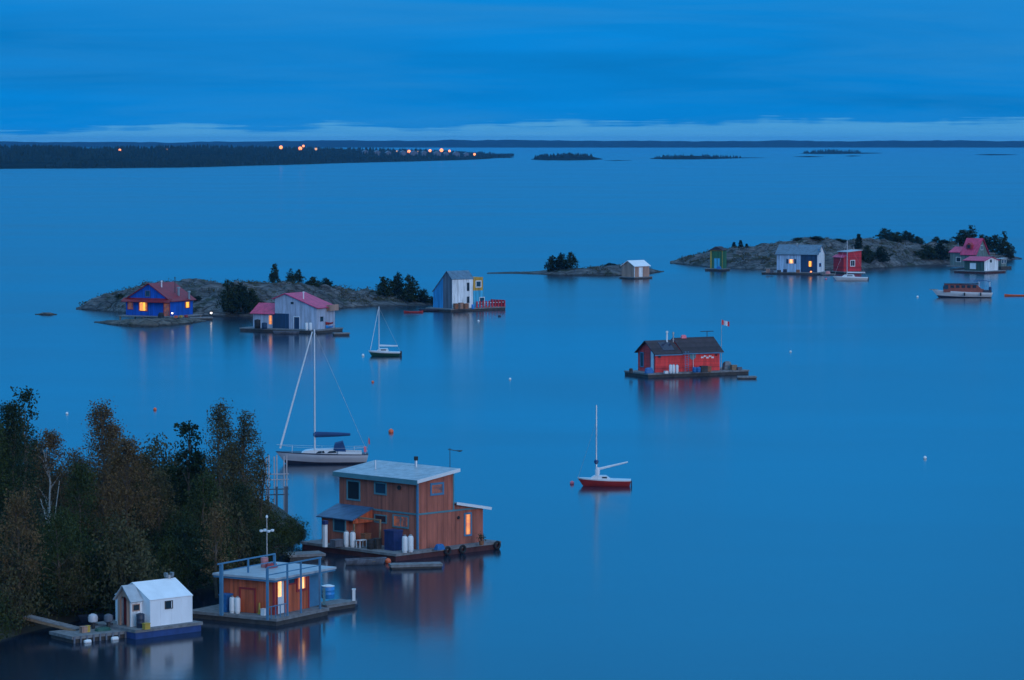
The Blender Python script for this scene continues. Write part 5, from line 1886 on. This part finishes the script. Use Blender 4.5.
    crate(on(739, 370), .7, .5, .4, 'siding_grey', 'low grey crate last on the red house deck', h.th)
    barrel(on(631, 373.2), .25, .6, 'deck_dark', 'dark drum on the left tip of the red house deck')
    d = House('floating_dock', 'low dark dock trailing right of the red houseboat', 738, 376.5, .35, 3, 'dock')
    d.float_deck(0, 0, d.fx(757, 376)[0], 1.4, .35)


def ladder(x, y, z0, z1):
    m = MB().box(x - .3, y - .03, z0, x - .24, y + .03, z1).box(x + .24, y - .03, z0, x + .3, y + .03, z1)
    k = z0 + .25
    while k < z1:
        m.box(x - .24, y - .02, k, x + .24, y + .02, k + .05)
        k += .3
    return m


def green_house():
    h = House('houseboat', 'small green cabin with dark peaked roof and yellow trim on a grey raft', 722.5, 268.5, .6, 60)
    z0 = .6
    D = h.fy(710.3, 268)[0]
    W = h.fx(726.5, 267.5)[0]
    ze = h.fy(722.5, 250.5)[1]
    zr = zat(h.w(0, D / 2, 0), 246.5)
    h.part('wall', 'siding_green', MB().box(0, 0, z0, W, D, ze))
    h.part('roof', 'roof_shingle', MB().prism([(-.3, ze + .01), (D + .3, ze + .01), (D * .55, zr), (D * .45, zr)], -.3, W + .3, 'x'))
    h.part('trim', 'trim_yellow', MB().box(-.06, 0, ze - .16, -.003, D, ze).box(-.06, D - .35, z0, -.003, D, ze - .165).box(-.06, .0, z0, -.003, .12, ze - .165))
    h.door('y', 714, 258, 720, 268, 'trim_teal', 'siding_cyan')
    h.float_deck(-1.5, -.8, W + .5, D + .8, .6)
    p = h.w(*h.fz(719, 269, z0), z0 + .002)
    tarp_heap(p, 1.4, .9, .7, 'blue_tarp', 'blue tarp pile before the green cabin', h.th, 21)


def pale_blue_house():
    h = House('houseboat', 'pale blue houseboat with grey-blue roof and two lit windows', 817.3, 272.3, .6, 70)
    z0 = .6
    D = h.fy(776.7, 271)[0]
    W = h.fx(824.3, 270.7)[0]
    ze = h.fy(817.3, 254.3)[1]
    xr = W / 2
    zr = zat(h.w(xr, 0, 0), 245.3)
    h.part('wall', 'siding_pale_blue', MB().prism([(0, z0), (W, z0), (W, ze), (xr, zr), (0, ze)], 0, D, 'y'))
    h.part('gable_front', 'siding_white', MB().prism([(.0, z0), (W, z0), (W, ze), (xr, zr), (.0, ze)], -.03, -.003, 'y'))
    gable_roof_y(h, 'roof_grey', 0, xr, W, ze, zr, ze, -.35, D + .35, .35)
    ya, yb = h.fy(813.7, 265)[0], h.fy(801, 265)[0]
    h.part('dark_panel', 'siding_navy', MB().box(-.06, .05, z0, -.003, yb, ze - .02))
    h.window('y', 808, 260.8, 812.5, 267, 'siding_navy', 'glow_yellow', off=-.06, fw=.1)
    a0, a1, za, zb = h.rect('y', 788.6, 259, 794, 263.6)
    h.window_m('y', a0, a1, za, zb, 'paint_white', 'glow_bright', fw=.08)
    for a, b in ((a0 - .55, a0 - .03), (a1 + .03, a1 + .55)):
        h.part('shutter', 'siding_navy', h.fbox(MB(), 'y', a, b, za, zb, .002, .06))
    h.window('x', 818.5, 248.5, 820.5, 252.5, 'siding_sky', 'glass_blue', off=-.03, fw=.08)
    h.window('x', 819, 263, 821, 267, 'siding_sky', 'glass_blue', off=-.03, fw=.08)
    pipe(h, 797, 250, 243, xr * .8, h.fy(797, 247, xr * .8)[0], .12, 'grey_metal')
    yl = h.fy(761.5, 271, -1.2)[0]
    h.float_deck(-1.4, -1.2, W + .8, yl, .6)

    def on(px, py):
        return h.w(*h.fz(px, py, z0), z0 + .002)
    for px, mat, hh, lab in ((768, 'plywood', .9, 'pale box on the left deck of the pale blue house'), (772, 'siding_grey', .6, 'grey box next to the pale box on the left deck'), (785, 'hull_dark', .8, 'dark box under the bright lit window'), (798, 'terracotta', .7, 'rust box near the navy wall of the pale blue house'), (779, 'deck_dark', .6, 'low dark box at the left wall corner of the pale blue house')):
        crate(on(px, 272.6), .9, .7, hh, mat, lab, h.th)
    e = empty('porch_lamp', on(811, 273.4), 0, 'small red lamp on the deck below the yellow window', 'lamp')
    MB().tube((0, 0, 0), (0, 0, .25), .04).build('pole', 'dark_metal', e)
    MB().lathe([(.1, .25), (.22, .33), (.22, .5), (.1, .55)], n=10).build('lamp_head', 'lamp_sodium', e, True)
    d = House('floating_dock', 'low dock between pale blue house and red boat shed', 822, 273.8, .4, 8, 'dock')
    d.float_deck(0, 0, d.fx(836, 273)[0], 1.6, .4)
    tarp_heap(d.w(1.6, .8, .402), 1.2, .9, .6, 'rust_pink', 'pink bundle on the dock beside the pale blue gable', 0, 23, 'bundle', 'bundle')


def red_shed():
    h = House('boat_house', 'bright red boat house with white framed window on the right island', 847.8, 271.5, .5, 30, 'house')
    z0 = .5
    W = h.fx(861.3, 270)[0]
    D = 4.0
    z1, z2 = h.fx(847.8, 252.3)[1], h.fx(861.3, 250.5)[1]
    h.part('wall', 'siding_red_far', MB().prism([(0, z0), (W, z0), (W, z2), (0, z1)], 0, D, 'y'))
    s = (z2 - z1) / W
    h.part('roof', 'roof_pale', MB().slab(-.2, z1 - .2 * s + .02, W + .2, z2 + .2 * s + .02, .12, -.3, D + .3, 'y'))
    h.window('x', 850.2, 260, 855, 266.5, 'paint_white', 'glass_dark', fw=.16, mullion=True)
    D2 = h.fy(836.8, 270)[0]
    za = h.fy(842, 257)[1]
    h.part('lean_to', 'siding_red_far', MB().prism([(-1.0, z0), (-.003, z0), (-.003, za + .5), (-1.0, za)], .3, max(D2, 4.5), 'y'))
    h.part('lean_to_roof', 'roof_magenta', MB().slab(-1.3, za - .12, -.003, za + .53, .08, .1, max(D2, 4.5) + .2, 'y'))
    h.part('vent_pipe', 'grey_metal', MB().tube((W * .8, D * .5, z2 - .2), (W * .8, D * .5, z2 + .9), .07))
    h.float_deck(-1.6, -.7, W + .5, max(D2, 4.5) + .5, .5)


def right_houses():
    # green house with red steep roof, standing on the island shore
    h = House('cottage', 'grey-green cottage with steep red gabled roof on the right island', 976, 266, .8, 52, 'house')
    z0 = .8
    D = h.fy(950, 265)[0]
    W = h.fx(988, 264)[0]
    ze = h.fy(965, 253)[1]
    h.part('wall', 'siding_grey_green', MB().box(0, 0, z0, W, D, ze))
    D1 = D * .58
    xr = W / 2
    zr = zat(h.w(xr, D1 * .5, 0), 238.5)
    h.part('gable_wall', 'siding_grey_green', MB().prism([(.1, ze + .001), (W - .1, ze + .001), (xr, zr)], .1, D1, 'y'))
    gable_roof_y(h, 'roof_magenta', .1, xr, W - .1, ze, zr, ze, -.3, D1 + .1, .45)
    zw = zat(h.w(xr, D * .8, 0), 247)
    h.part('wing_roof', 'roof_magenta', MB().slab(-.3, ze + .02, W / 2, zw, .12, D1 + .2, D + .3, 'y').slab(W + .3, ze + .02, W / 2, zw, .12, D1 + .2, D + .3, 'y'))
    a = D1 * .55
    zd = ze + (zr - ze) * .3
    dm = h.part('dormer', 'trim_red', MB().prism([(a - .8, zd), (a + .8, zd), (a + .8, zd + .9), (a, zd + 1.5), (a - .8, zd + .9)], .45, xr, 'x'))
    h.part('dormer_window', 'glass_dark', MB().box(.42, a - .42, zd + .15, .447, a + .42, zd + .95), dm)
    h.window_m('x', xr - .5, xr + .5, ze + (zr - ze) * .2, ze + (zr - ze) * .55, 'paint_white', 'glass_blue', off=.1, fw=.1)
    h.window('y', 956, 257, 961, 262, 'paint_white', 'glass_dark', fw=.1)
    h.part('chimney', 'grey_metal', MB().tube((W * .5, D * .92, zw - .2), (W * .5, D * .92, zw + 1.0), .13))
    h.part('side_roof', 'roof_pale', MB().slab(W + .25, ze - .1, W + 3.6, ze - .3, .1, .0, 3.2, 'y'))
    for y in (.15, 3.0):
        h.part('roof_post', 'timber', MB().box(W + 3.3, y, -.5, W + 3.42, y + .12, ze - .3))
    h.part('deck', 'deck_wood', MB().box(-.8, -.8, z0 - .25, W + 3.8, D + .5, z0 - .003))
    # front houseboat
    g = House('houseboat', 'small houseboat with pink roof, green side and white gable end', 984.3, 271, .6, 47)
    z0 = .6
    W = g.fx(998, 269.5)[0]
    D = g.fy(964.3, 270)[0]
    ze = g.fx(984.3, 261)[1]
    xr = W / 2
    zr = zat(g.w(xr, 0, 0), 257.3)
    g.part('wall', 'siding_dark_green', MB().prism([(0, z0), (W, z0), (W, ze), (xr, zr), (0, ze)], 0, D, 'y'))
    g.part('gable_front', 'siding_white', MB().prism([(0, z0), (W, z0), (W, ze), (xr, zr), (0, ze)], -.03, -.003, 'y'))
    gable_roof_y(g, 'roof_magenta', 0, xr, W, ze, zr, ze, -.35, D + .35, .3)
    a, b = g.fx(990.7, 261)
    g.part('oval_window', 'glass_dark', MB().lathe([(.42, 0), (.42, .03), (.3, .05)], (a, -.082, b), 14, 'y'))
    g.window('y', 970, 263, 976, 269, 'paint_white', 'canvas_white', fw=.1)
    g.float_deck(-1.3, -1.2, W + 1.6, D + 2.2, .6, 'float_red')
    # little shed on the right
    s = House('shed', 'tiny pale shed with windows right of the white gable end', 1001, 266.5, .7, 40, 'shed')
    W = s.fx(1006.5, 266)[0]
    s.part('wall', 'siding_grey_green', MB().box(0, 0, .7, W, 1.6, 2.5))
    s.part('roof', 'roof_pale', MB().slab(-.2, 2.52, W + .2, 2.7, .1, -.2, 1.8, 'y'))
    s.window('x', 1001.6, 259.5, 1003.6, 263.5, 'paint_white', 'glass_blue', fw=.06)
    s.window('x', 1004, 259.3, 1006, 263.2, 'paint_white', 'glass_blue', fw=.06)
    s.part('pier', 'deck_dark', MB().box(-.6, -.6, -.6, W + 1.2, 2.2, .69))


blue_house()
white_house()
tall_house()
shed()
red_house()
green_house()
pale_blue_house()
red_shed()
right_houses()


# ------------------------------------------------------------------ boats
def yacht():
    p = P(322, 463.5, 0)
    k = p.y / FPX
    L = 93 * k
    rz = R(3)
    e = empty('sailing_yacht', (p.x, p.y, 0), rz, 'large white sailing yacht with furled white jib and navy boom cover', 'yacht')
    B = 2.9
    fb, fs_ = 1.25, .98
    hull(L, B, fb, fs_, 0, .38, .3, .62, .12).build('waterline_paint', 'hull_dark', e, True)
    hull(L, B, fb, fs_, .38, .93, .3, .62, .12, inset=-.004).build('hull', 'hull_grey', e, True)
    hull(L, B, fb, fs_, .93, 1.0, .3, .62, .12, inset=-.015).build('rub_rail', 'hull_dark', e, True)
    xw = lambda px: (px - 322) * k
    # cabin trunk
    cb = MB().prism([(xw(297), .9), (xw(305), 1.32), (xw(312), 1.42), (xw(336), 1.5), (xw(338), 1.1), (xw(338), .9)], -.82, .82, 'y')
    cb.build('cabin', 'hull_white', e)
    MB().prism([(xw(338), .95), (xw(362), .95), (xw(362), 1.2), (xw(338), 1.28)], -1.05, -.88, 'y').prism([(xw(338), .95), (xw(362), .95), (xw(362), 1.2), (xw(338), 1.28)], .88, 1.05, 'y').build('cockpit_coaming', 'hull_white', e)
    for a, b in ((316, 325), (327, 336.5)):
        MB().prism([(xw(a), 1.1), (xw(b), 1.12), (xw(b) - .1, 1.34), (xw(a) + .25, 1.3)], -.835, -.822, 'y').build('window', 'glass_dark', e)
    # dodger
    MB().prism([(xw(333.5), 1.45), (xw(335), 2.0), (xw(343), 2.2), (xw(346), 1.25), (xw(338), 1.25)], -.95, .95, 'y').build('spray_hood', 'sail_navy', e)
    mt = zat(p, 329.5)
    xm = xw(314.8)
    MB().tube((xm, 0, 1.3), (xm, 0, mt), .11, .085, 10).build('mast', 'aluminium', e, True)
    for z in (.42, .70):
        MB().tube((xm, -.75, mt * z), (xm, .75, mt * z), .03).build('spreader', 'aluminium', e)
    rig = MB()
    for s in (-1, 1):
        rig.tube((xm, s * 1.3, 1.05), (xm, s * .75, mt * .42), .012).tube((xm, s * .75, mt * .42), (xm, s * .75, mt * .7), .012).tube((xm, s * .75, mt * .7), (xm, 0, mt * .97), .012)
    rig.tube((xm, 0, mt * .99), (L / 2 - .1, 0, 1.1), .012)
    rig.build('shroud', 'grey_metal', e)
    MB().tube((xm - .2, 0, mt * .985), (-L / 2 + .45, 0, fb + .3), .065, .11, 10).build('furled_jib', 'sail_white', e, True)
    zb = zat(p, 434)
    bm = MB()
    bm.lathe([(.12, xw(313.3)), (.30, xw(315)), (.28, xw(322)), (.22, xw(338)), (.13, xw(350.5))], (0, 0, zb - .05), 10, 'x')
    bm.build('boom_cover', 'sail_navy', e, True)
    # pulpit, pushpit and stanchions
    r = MB()
    for s in (-1, 1):
        r.tube((L / 2 - .3, s * .8, 1.0), (L / 2 - .3, s * .8, 1.65), .025)
        r.tube((L / 2 - 1.4, s * 1.0, 1.0), (L / 2 - 1.4, s * 1.0, 1.6), .025)
        r.tube((L / 2 - .3, s * .8, 1.63), (L / 2 - 1.4, s * 1.0, 1.6), .025)
        r.tube((L / 2 - 1.4, s * 1.0, 1.6), (0, s * 1.35, 1.62), .012)
        r.tube((0, s * 1.35, 1.05), (0, s * 1.35, 1.62), .02)
        r.tube((0, s * 1.35, 1.62), (-L * .32, s * .85, 1.75), .012)
        r.tube((-L * .32, s * .85, 1.15), (-L * .32, s * .85, 1.75), .02)
        r.tube((-L * .32, s * .85, 1.75), (-L / 2 + .1, 0, 1.9), .02)
    r.tube((L / 2 - .3, -.8, 1.63), (L / 2 - .3, .8, 1.63), .025)
    r.build('guard_rail', 'aluminium', e)
    MB().tube((L / 2 - .15, .5, 1.0), (L / 2 + .05, .5, 2.6), .025).build('flag_staff', 'grey_metal', e)
    MB().prism([(L / 2 + .0, 2.5), (L / 2 + .04, 1.9), (L / 2 + .16, 1.8), (L / 2 + .14, 2.4)], .49, .51, 'y').build('ensign', 'flag_red', e)
    MB().box(L / 2 - .45, -.95, 1.2, L / 2 - .2, -.8, 1.75).build('horseshoe_buoy', 'buoy_pink', e)


def red_sailboat():
    p = P(604, 486, 0)
    k = p.y / FPX
    L = 54 * k
    e = empty('sailing_dinghy', (p.x, p.y, 0), R(-2), 'small sailboat with dark red hull and white deck, boom raised', 'sailboat')
    hull(L, 1.75, .8, .62, 0, .86, .2, .72, .12).build('hull', 'hull_red', e, True)
    hull(L, 1.75, .8, .62, .86, 1.0, .2, .72, .12, inset=-.01).build('deck', 'hull_white', e, True)
    xw = lambda px: (px - 604) * k
    MB().prism([(xw(589), .66), (xw(594), .98), (xw(606), .98), (xw(611), .66)], -.5, .5, 'y').build('cabin', 'hull_white', e)
    MB().box(xw(602), -.513, .76, xw(607), -.502, .9).build('window', 'glass_dark', e)
    xm = xw(596.2)
    mt = zat(p, 405)
    MB().tube((xm, 0, .9), (xm, 0, mt), .085, .07, 9).build('mast', 'aluminium', e, True)
    MB().lathe([(.07, 0), (.2, .1), (.22, .3), (.1, .42)], (xm, 0, zat(p, 463) - .1), 9).build('mast_bundle', 'sail_navy', e, True)
    z1, z2 = zat(p, 469.5), zat(p, 462)
    MB().tube((xm + .05, 0, z1), (xw(628), .1, z2), .13, .07, 9).build('boom', 'sail_white', e, True)
    MB().lathe([(.1, 0), (.22, .15), (.24, .5), (.1, .8)], (xm + .1, 0, .95), 9).build('sail_bundle', 'sail_white', e, True)
    r = MB()
    for s in (-1, 1):
        r.tube((xm + .1, s * .8, .68), (xm, 0, mt * .8), .01)
    r.tube((-L / 2 + .1, 0, .8), (xm, 0, mt * .8), .01)
    r.build('stay', 'grey_metal', e)
    MB().box(L / 2 - .02, -.2, .0, L / 2 + .1, .2, .5).build('rudder', 'hull_dark', e)


def small_sailboat(px, py, lpx, mast_px, mast_top, lab, hullmat, deckmat, B=1.7, rz=0.0, cover=None, hfac=1.0, jib=.05):
    p = P(px, py, 0)
    k = p.y / FPX
    L = lpx * k
    e = empty('sailboat', (p.x, p.y, 0), rz, lab, 'sailboat')
    hull(L, B, .85 * hfac, .65 * hfac, 0, .74, .2, .7, .12).build('hull', hullmat, e, True)
    hull(L, B, .85 * hfac, .65 * hfac, .74, 1.0, .2, .7, .12, inset=-.01).build('deck', deckmat, e, True)
    MB().prism([(-L * .26, .7 * hfac), (-L * .16, 1.12 * hfac), (L * .1, 1.15 * hfac), (L * .13, .7 * hfac)], -.55, .55, 'y').build('cabin', 'hull_white', e)
    MB().box(-L * .1, -.565, .85 * hfac, L * .06, -.552, 1.02 * hfac).build('window', 'glass_dark', e)
    xm = (mast_px - px) * k
    mt = zat(p, mast_top)
    MB().tube((xm, 0, 1.05 * hfac), (xm, 0, mt), .09, .07, 9).build('mast', 'aluminium', e, True)
    MB().tube((xm + .1, 0, 1.55 * hfac), (L * .42, 0, 1.5 * hfac), .15, .1, 9).build('boom_cover', cover or 'sail_white', e, True)
    MB().tube((xm - .1, 0, mt * .94), (-L / 2 + .35, 0, .95 * hfac), jib * .8, jib, 7).build('furled_jib', 'sail_white', e, True)
    r = MB()
    for s in (-1, 1):
        r.tube((xm, s * B * .45, .7 * hfac), (xm, 0, mt * .9), .01)
    r.tube((L / 2 - .05, 0, .7), (xm, 0, mt * .98), .01)
    r.build('stay', 'grey_metal', e)
    MB().box(L / 2 - .05, -.12, .0, L / 2 + .2, .12, .75).build('outboard', 'dark_metal', e)


def cruiser():
    p = P(962, 297.5, 0)
    k = p.y / FPX
    L = 60 * k
    e = empty('motor_cruiser', (p.x, p.y, 0), R(-4), 'white motor cruiser with long dark red cabin and blue awning', 'motor boat')
    hull(L, 3.3, 1.6, 1.05, 0, .34, .3, .85, .12).build('waterline_paint', 'hull_dark', e, True)
    hull(L, 3.3, 1.6, 1.05, .34, 1.0, .3, .85, .12, inset=-.005).build('hull', 'hull_white', e, True)
    xw = lambda px: (px - 962) * k
    MB().prism([(xw(943), 1.15), (xw(944.5), 2.75), (xw(977), 2.6), (xw(980), 1.9), (xw(983.5), 1.7), (xw(983.5), 1.0)], -1.2, 1.2, 'y').build('cabin', 'cabin_wood', e)
    MB().box(xw(944.2), -1.35, 2.78, xw(978), 1.35, 2.92).build('cabin_roof', 'hull_dark', e)
    MB().prism([(xw(943.6), 1.75), (xw(944.4), 2.6), (xw(948), 2.6), (xw(948), 1.75)], -1.22, -1.203, 'y').build('window', 'glass_blue', e)
    for a in (950, 955.5, 961, 966.5, 972):
        MB().box(xw(a), -1.22, 2.0, xw(a + 3.6), -1.203, 2.55).build('window', 'glass_dark', e)
    MB().box(xw(943.2) - .06, -.9, 1.8, xw(943.2), .9, 2.5).build('windscreen', 'glass_blue', e)
    MB().prism([(xw(973.5), 3.3), (xw(982), 3.5), (xw(990.5), 3.25), (xw(990.5), 3.32), (xw(982), 3.58), (xw(973.5), 3.38)], -1.2, 1.2, 'y').build('awning', 'sail_navy', e)
    m = MB()
    for s in (-1.1, 1.1):
        for px in (978.5, 989.5):
            m.tube((xw(px), s, 1.0), (xw(px), s, 3.32), .035)
    m.build('awning_pole', 'aluminium', e)
    MB().box(xw(982), -1.2, 1.0, xw(991), 1.2, 1.55).build('engine_box', 'hull_dark', e)
    MB().lathe([(.12, 0), (.3, .1), (.3, .6), (.1, .75)], (xw(989.5), -1.0, 1.55), 10).build('rolled_tarp', 'sail_navy', e, True)
    MB().tube((-L / 2 - .5, 0, 1.6), (-L / 2 + 1.2, 0, 1.65), .06).build('bowsprit', 'timber', e)
    for px in (964, 980):
        MB().lathe([(.05, -.35), (.14, -.25), (.14, .25), (.05, .35)], (xw(px), -1.75, .75), 8).build('fender', 'black_rubber', e, True)


yacht()
red_sailboat()
small_sailboat(384.3, 356, 32.5, 379, 306.5, 'small sailboat with dark green hull in the middle of the lake', 'hull_green', 'hull_white', 1.6, R(-2), 'sail_white')
small_sailboat(850.3, 280.6, 35, 847, 240.5, 'white sailboat with tall mast moored before the red boat house', 'hull_white', 'hull_white', 2.1, R(-3), 'sail_white', 1.2, .015)
cruiser()
p = P(1022, 296.2, 0)
canoe((p.x, p.y, 0), 7.2, 1.0, 'hull_orange', 'long orange canoe cut by the right edge of the picture', R(-2))

buoy(391, 432.5, .42, 'buoy_orange', 'orange buoy right of the big yacht mast')
buoy(372.7, 382.5, .26, 'buoy_orange', 'tiny red buoy below the green sailboat')
buoy(155, 410, .30, 'buoy_orange', 'dull orange buoy above the thicket')
buoy(67, 414, .24, 'buoy_white', 'small white buoy above the thicket near left edge')
buoy(572, 484, .30, 'buoy_pink', 'pink buoy at the bow of the red sailboat')
buoy(925, 458.5, .26, 'buoy_white', 'white buoy alone on the open water at right')
buoy(510, 379.5, .24, 'buoy_white', 'little white buoy in the middle of the lake')
buoy(363, 355.8, .30, 'buoy_white', 'white buoy at the bow of the green sailboat')
buoy(478.5, 321.5, .30, 'buoy_white', 'white buoy before the tall white house')
buoy(826, 279.5, .38, 'buoy_pink', 'pink buoy before the pale blue house')
buoy(917.5, 297.3, .34, 'buoy_white', 'white buoy left of the motor cruiser')
buoy(790.5, 352, .24, 'buoy_white', 'faint white buoy right of the red houseboat')
buoy(499.5, 316.8, .40, 'hull_dark', 'dark buoy below the red fence')

# ------------------------------------------------------------------ air
hz = MB().box(-7600, -400, -2.5, 7600, 16400, 46).build('haze', 'lake_water')
m = bpy.data.materials.new('haze_air')
m.use_nodes = True
t = NT(m.node_tree)
v = t.n('ShaderNodeVolumePrincipled')
v.inputs['Color'].default_value = (0.10, 0.52, 1.0, 1)
v.inputs['Density'].default_value = 0.000036
v.inputs['Anisotropy'].default_value = 0.0
o = t.n('ShaderNodeOutputMaterial')
t.l(v.outputs[0], o.inputs['Volume'])
hz.data.materials.clear()
hz.data.materials.append(m)
stuff(hz)
